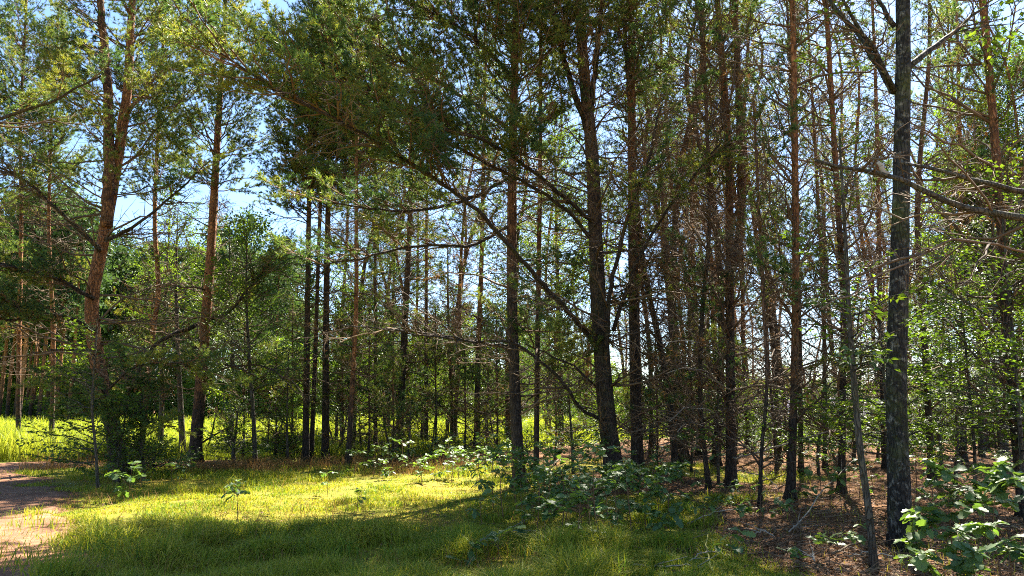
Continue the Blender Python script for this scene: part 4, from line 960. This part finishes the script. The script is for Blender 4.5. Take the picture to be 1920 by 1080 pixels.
sapling('large-leaved oak sapling with bright upright leaves right of the birch foot', gp(1790, 1075), 0.85, 75, 0.175, 181, spread=0.75)
sapling('spreading oak sapling at the birch foot, lowest leaves on the needles', gp(1735, 1085), 0.5, 50, 0.165, 182, spread=1.0)
sapling('oak sapling leaning out at the very corner, glossy leaves', gp(1945, 1060), 0.9, 80, 0.175, 183, spread=0.8)
sapling('oak sapling behind the corner ones, in front of the leaning pine', gp(1850, 1010), 0.9, 70, 0.18, 184, spread=0.75)
sapling('narrow oak sapling between birch and crooked pine', gp(1745, 990), 0.8, 34, 0.17, 185, spread=0.7)
sapling('low oak sapling filling the bottom corner, leaves near the ground', gp(1900, 1135), 0.5, 70, 0.17, 186, spread=1.0)
sapling('low spreading oak sapling at the bottom edge between birch and corner', gp(1815, 1130), 0.45, 60, 0.17, 187, spread=1.1)
sapling('small oak sapling at the bottom edge just past the birch foot', gp(1735, 1118), 0.35, 36, 0.15, 188, spread=1.1)
for k, (px, py) in enumerate([(1580, 965), (1610, 940), (1540, 930), (1560, 905), (1640, 930), (1720, 940), (1690, 900), (1510, 950)]):
    sapling('trunkside leafy sapling', gp(px, py), rs.uniform(0.5, 1.1), 28, 0.14, 190 + k, 'saplings among the trunks')
for k, (px, py) in enumerate([(210, 915), (160, 905), (320, 905), (265, 912), (345, 900)]):
    sapling('dim low plant', gp(px, py), rs.uniform(0.3, 0.6), 16, 0.12, 210 + k, 'dim plants under the bowed pine')

# ------------------------------------------------------------------ fallen sticks
def stick(label, pts, r0, mat, seed, twigs=3):
    r = np.random.default_rng(seed); P = np.array([np.array(gp(px, py)) + [0, 0, dz] for px, py, dz in pts]); b = P[0].copy()
    g = G(); Q = spline(P - b, 12); Q[1:-1] += r.normal(0, 0.01, (10, 3)); g.tube(Q, np.linspace(r0, r0 * 0.4, 12), 6, 0, True, np.full(12, 0.1))
    for k in range(twigs):
        i = r.integers(3, 11); d = unit(unit(Q[min(11, i + 1)] - Q[i]) + r.normal(0, 0.6, 3)); d[2] = abs(d[2]) * 0.6
        g.tube([Q[i], Q[i] + d * r.uniform(0.15, 0.5)], [r0 * 0.45, r0 * 0.15], 4, 0)
    o = link('fallen_stick', g.mesh('fallen_stick', [mat], 'hgt')); o.location = b; o['label'] = label; o['category'] = 'fallen stick'; o['group'] = 'fallen sticks'
stick('yellow-green bent stick on the needle floor at the front', [(1337, 1085, 0.03), (1328, 1050, 0.06), (1328, 1032, 0.16)], 0.014, plain_mat('green_stick', (0.30, 0.28, 0.06)), 1, 0)
stick('long thin stick lying across the front needle floor', [(1170, 1066, 0.03), (1240, 1072, 0.04), (1320, 1078, 0.05)], 0.012, MAT['pale_twig'], 2)
stick('slanting dead stick propped between orange-brown pine and thin sapling', [(1490, 985, 0.02), (1560, 945, 0.35), (1640, 900, 0.8)], 0.009, MAT['pale_twig'], 3, 5)
stick('dark stick leaning in the sunny gap beside the lawn-edge pine', [(1020, 895, 0.02), (1050, 878, 0.3)], 0.03, MAT['dead_twig'], 4, 0)
stick('pale stick on the needles before the reddish paired pine', [(1290, 985, 0.03), (1350, 970, 0.08), (1420, 960, 0.1)], 0.012, MAT['pale_twig'], 5)
stick('thin stick lying in the shaded grass', [(900, 1005, 0.04), (960, 998, 0.05), (1010, 1000, 0.04)], 0.008, MAT['pale_twig'], 6, 1)
stick('crooked stick by the foot of the birch', [(1560, 1040, 0.03), (1620, 1030, 0.08), (1690, 1045, 0.04)], 0.014, MAT['dead_twig'], 7, 4)
stick('pale twig lying on the sunny grass', [(505, 998, 0.03), (530, 992, 0.05), (555, 990, 0.04)], 0.007, MAT['pale_twig'], 8, 1)
stick('forked dead stick among the corner saplings', [(1700, 930, 0.1), (1790, 960, 0.35), (1850, 985, 0.2)], 0.013, MAT['pale_twig'], 9, 5)
stick('short stick on the needle floor between two orange-brown pines', [(1500, 960, 0.03), (1550, 950, 0.04)], 0.012, MAT['dead_twig'], 10, 2)

rk = np.random.default_rng(600)
for k in range(26):
    px, py = rk.uniform(1080, 1900), rk.uniform(905, 1070); dx, dy = rk.normal(0, 55), rk.normal(0, 9)
    stick('thin fallen stick', [(px, py, 0.05), (px + dx * 0.5, py + dy * 0.5, 0.07 + rk.uniform(0, 0.06)), (px + dx, py + dy, 0.05)], rk.uniform(0.005, 0.012), MAT['pale_twig' if k % 3 == 0 else 'dead_twig'], 620 + k, 3)
    REG.append(('thin fallen stick', C.objects[-1], px))

# ------------------------------------------------------------------ grass, dry grass, litter
def blades(name, label, P, hgt, wid, mat, r, lean=0.5, kind='stuff'):
    k = len(P); hgt = hgt[:, None]; wid = wid[:, None]
    a_ = r.uniform(0, 6.283, k); out = np.stack([np.cos(a_), np.sin(a_), np.zeros(k)], 1); b_ = r.uniform(0, 6.283, k)
    s = np.stack([np.cos(b_), np.sin(b_), np.zeros(k)], 1); ln = r.uniform(0.1, 1.0, (k, 1)) * lean
    up = np.array([0, 0, 1.0])
    m = P + up * hgt * 0.55 + out * hgt * ln * 0.3; t = P + up * hgt * (1 - 0.35 * ln) + out * hgt * ln
    V = np.stack([P - s * wid / 2, P + s * wid / 2, m + s * wid * 0.38, m - s * wid * 0.38, t], 1).reshape(-1, 3)
    i = np.arange(k)[:, None] * 5
    g = G(); g.add(V, np.concatenate([i + [0, 1, 2], i + [0, 2, 3], i + [3, 2, 4]], 1).reshape(-1, 3), 0)
    o = link(name, g.mesh(name, [mat])); o['kind'] = kind; o['label'] = label; o['category'] = 'grass' if 'grass' in name else 'litter'
    return o
def zat(x, y, e=0.0): return h(x, y) + bumps(x, y) + e
r = np.random.default_rng(2024)
n = 400000; px = r.uniform(-60, 1500, n); y = 5.8 / np.maximum(0.0001, r.uniform(5.8 / 22, 1, n)); x = (px - 960) / FPX * y
keep = (lawn_mask(x, y) * np.clip(2.2 * vnoise(x * 1.3, y * 1.3, 21) * (0.4 + vnoise(x * 4.1, y * 4.1, 22)) - 0.25, 0.03, 1) * (1 - 0.97 * near_path(x, y)) > r.random(n))
x, y = x[keep], y[keep]
hh = (0.72 + 0.75 * sstep(10.5, 7.5, y) * vnoise(x * 1.7, y * 1.7, 61)) * (0.04 + 0.13 * vnoise(x * 0.9, y * 0.9, 4) ** 1.5 * vnoise(x * 3.3, y * 3.3, 5) * 1.8 + 0.26 * (vnoise(x * 0.35, y * 0.35, 8) > 0.62) * vnoise(x * 2, y * 2, 6)) * r.uniform(0.6, 1.35, len(x))
blades('grass', 'short yellow-green grass on the clearing beside the track', np.stack([x, y, zat(x, y, -0.01)], 1), hh, (0.0045 + 0.0004 * y) * r.uniform(0.6, 1.7, len(x)), MAT['grass'], r, 1.3)
n = 5200; px = r.uniform(100, 1150, n); y = 6.6 / np.maximum(0.0001, r.uniform(6.6 / 17, 1, n)); x = (px - 960) / FPX * y
keep = (lawn_mask(x, y) * vnoise(x * 0.7, y * 0.7, 52) ** 2 * 1.6 > r.random(n)) & (near_path(x, y) < 0.3); x, y = x[keep], y[keep]
blades('straw_grass', 'pale dry straws standing in the short grass', np.stack([x, y, zat(x, y, -0.01)], 1), r.uniform(0.12, 0.38, len(x)), r.uniform(0.004, 0.009, len(x)), MAT['dry_grass'], r, 1.3)
n = 24000; px = r.uniform(60, 900, n); y = r.uniform(17.4, 21.6, n); x = (px - 960) / FPX * y
keep = (vnoise(x * 0.8, y * 0.8, 31) * vnoise(x * 2.6, y * 2.6, 33) * 1.7 * sstep(17.2, 19.6, y + 1.2 * (vnoise(x * 1.5, y * 0.5, 35) - 0.5)) > r.random(n) * 0.9) & (path_mask(x, y) < 0.4); x, y = x[keep], y[keep]
blades('dry_grass', 'reddish dry grass and bracken along the foot of the pines', np.stack([x, y, zat(x, y, -0.01)], 1), r.uniform(0.08, 0.42, len(x)) * (0.5 + vnoise(x, y, 12)), np.full(len(x), 0.012), MAT['dry_grass'], r, 1.0)
n = 165000; px = r.uniform(-80, 1350, n); y = 21.5 / np.maximum(0.0001, r.uniform(21.5 / 80, 1, n)); x = (px - 960) / FPX * y
keep = meadow_mask(x, y) * (x < 13) > r.random(n); x, y = x[keep], y[keep]
blades('meadow_grass', 'tall sunlit meadow grass beyond the pines', np.stack([x, y, h(x, y)], 1), r.uniform(0.25, 0.8, len(x)) * (0.25 + 1.5 * vnoise(x * 0.4, y * 0.4, 14) ** 1.5), 0.009 + 0.0008 * y * r.uniform(0.6, 1.2, len(x)), MAT['meadow_grass'], r, 0.6)
n = 6500; px = r.uniform(1150, 1960, n); y = 6.0 / np.maximum(0.0001, r.uniform(6 / 30, 1, n)); x = (px - 960) / FPX * y
keep = vnoise(x * 0.9, y * 0.9, 41) ** 2 > r.random(n) * 0.9; x, y = x[keep], y[keep]
blades('sparse_grass', 'sparse grass tufts on the needle floor', np.stack([x, y, zat(x, y, -0.01)], 1), r.uniform(0.04, 0.20, len(x)), np.full(len(x), 0.006), MAT['grass'], r, 1.1)
n = 80000; px = r.uniform(-60, 1980, n); y = 5.8 / np.maximum(0.0001, r.uniform(5.8 / 34, 1, n)); x = (px - 960) / FPX * y
keep = (1 - 0.92 * lawn_mask(x, y)) * (1 - 0.8 * (path_mask(x, y) > 0.3)) * (1 - meadow_mask(x, y)) > r.random(n); x, y = x[keep], y[keep]; k = len(x)
P = np.stack([x, y, zat(x, y, 0.008)], 1); az = r.uniform(0, 6.283, k); D = np.stack([np.cos(az), np.sin(az), r.normal(0.1, 0.25, k)], 1)
g = G(); leaf_quads(g, P, D, np.array([0, 0, 1.0]) + r.normal(0, 0.4, (k, 3)), 0.062, 0.40, 0, r)
o = link('litter', g.mesh('litter', [MAT['litter']])); o['kind'] = 'stuff'; o['label'] = 'brown fallen leaves and needles on the forest floor'; o['category'] = 'litter'
n = 2600; px = r.uniform(900, 1980, n); y = 5.8 / np.maximum(0.0001, r.uniform(5.8 / 26, 1, n)); x = (px - 960) / FPX * y
keep = lawn_mask(x, y) < 0.5; x, y = x[keep], y[keep]; k = len(x); P = np.stack([x, y, zat(x, y, 0.012)], 1); az = r.uniform(0, 6.283, k); D = np.stack([np.cos(az), np.sin(az), r.normal(0.08, 0.15, k)], 1)
l = r.uniform(0.08, 0.35, (k, 1)); S = np.stack([-D[:, 1], D[:, 0], np.zeros(k)], 1) * 0.004
V = np.stack([P - S, P + S, P + D * l + S * 0.5, P + D * l - S * 0.5, P + [0, 0, 0.007], P + D * l + [0, 0, 0.005]], 1).reshape(-1, 3); i = np.arange(k)[:, None] * 6
g = G(); g.add(V, np.concatenate([i + [1, 2, 5], i + [1, 5, 4], i + [0, 4, 5], i + [0, 5, 3]], 1).reshape(-1, 3), 0)
o = link('twig_litter', g.mesh('twig_litter', [MAT['dead_twig']])); o['kind'] = 'stuff'; o['label'] = 'dry broken twigs littering the needle floor'; o['category'] = 'litter'

# ------------------------------------------------------------------ labels of the look-alikes: where each one stands between things one can find
MARKS = [(-400, 'the frame edge'), (200, 'the bowed pine'), (375, 'the trackside pine'), (578, 'the twin stems'), (658, 'the reddish pine'), (752, 'the twiggy pine'), (895, 'the withered pine'),
         (968, 'the lawn-edge pine'), (1137, 'the biggest pine'), (1256, 'the crooked pine'), (1370, 'the paired-stem pine'), (1488, 'the orange-brown pine'), (1683, 'the birch'), (1803, 'the slender pine'), (1895, 'the edge pine'), (2600, 'the frame side')]
ORD = ['first', 'second', 'third', 'fourth', 'fifth', 'sixth', 'seventh', 'eighth', 'ninth', 'tenth', 'eleventh', 'twelfth']
ORD += ['thirteenth', 'fourteenth', 'fifteenth', 'sixteenth', 'seventeenth', 'eighteenth', 'nineteenth', 'twentieth'] + ['twenty-' + q for q in ORD[:9]] + ['thirtieth'] + ['thirty-' + q for q in ORD[:9]]
def ordw(k): return ORD[min(k, len(ORD) - 1)]
slots = {}
for kind, o, px in REG:
    i = max(j for j in range(len(MARKS) - 1) if MARKS[j][0] <= max(px, -399))
    slots.setdefault((kind, i), []).append((px, o))
for (kind, i), lst in slots.items():
    a_, b_ = MARKS[i][1], MARKS[i + 1][1]
    for k, (px, o) in enumerate(sorted(lst, key=lambda q: q[0])):
        o['label'] = f'{kind} seen between {a_} and {b_}' + (f', {ordw(k)} from former' if len(lst) > 1 else '')
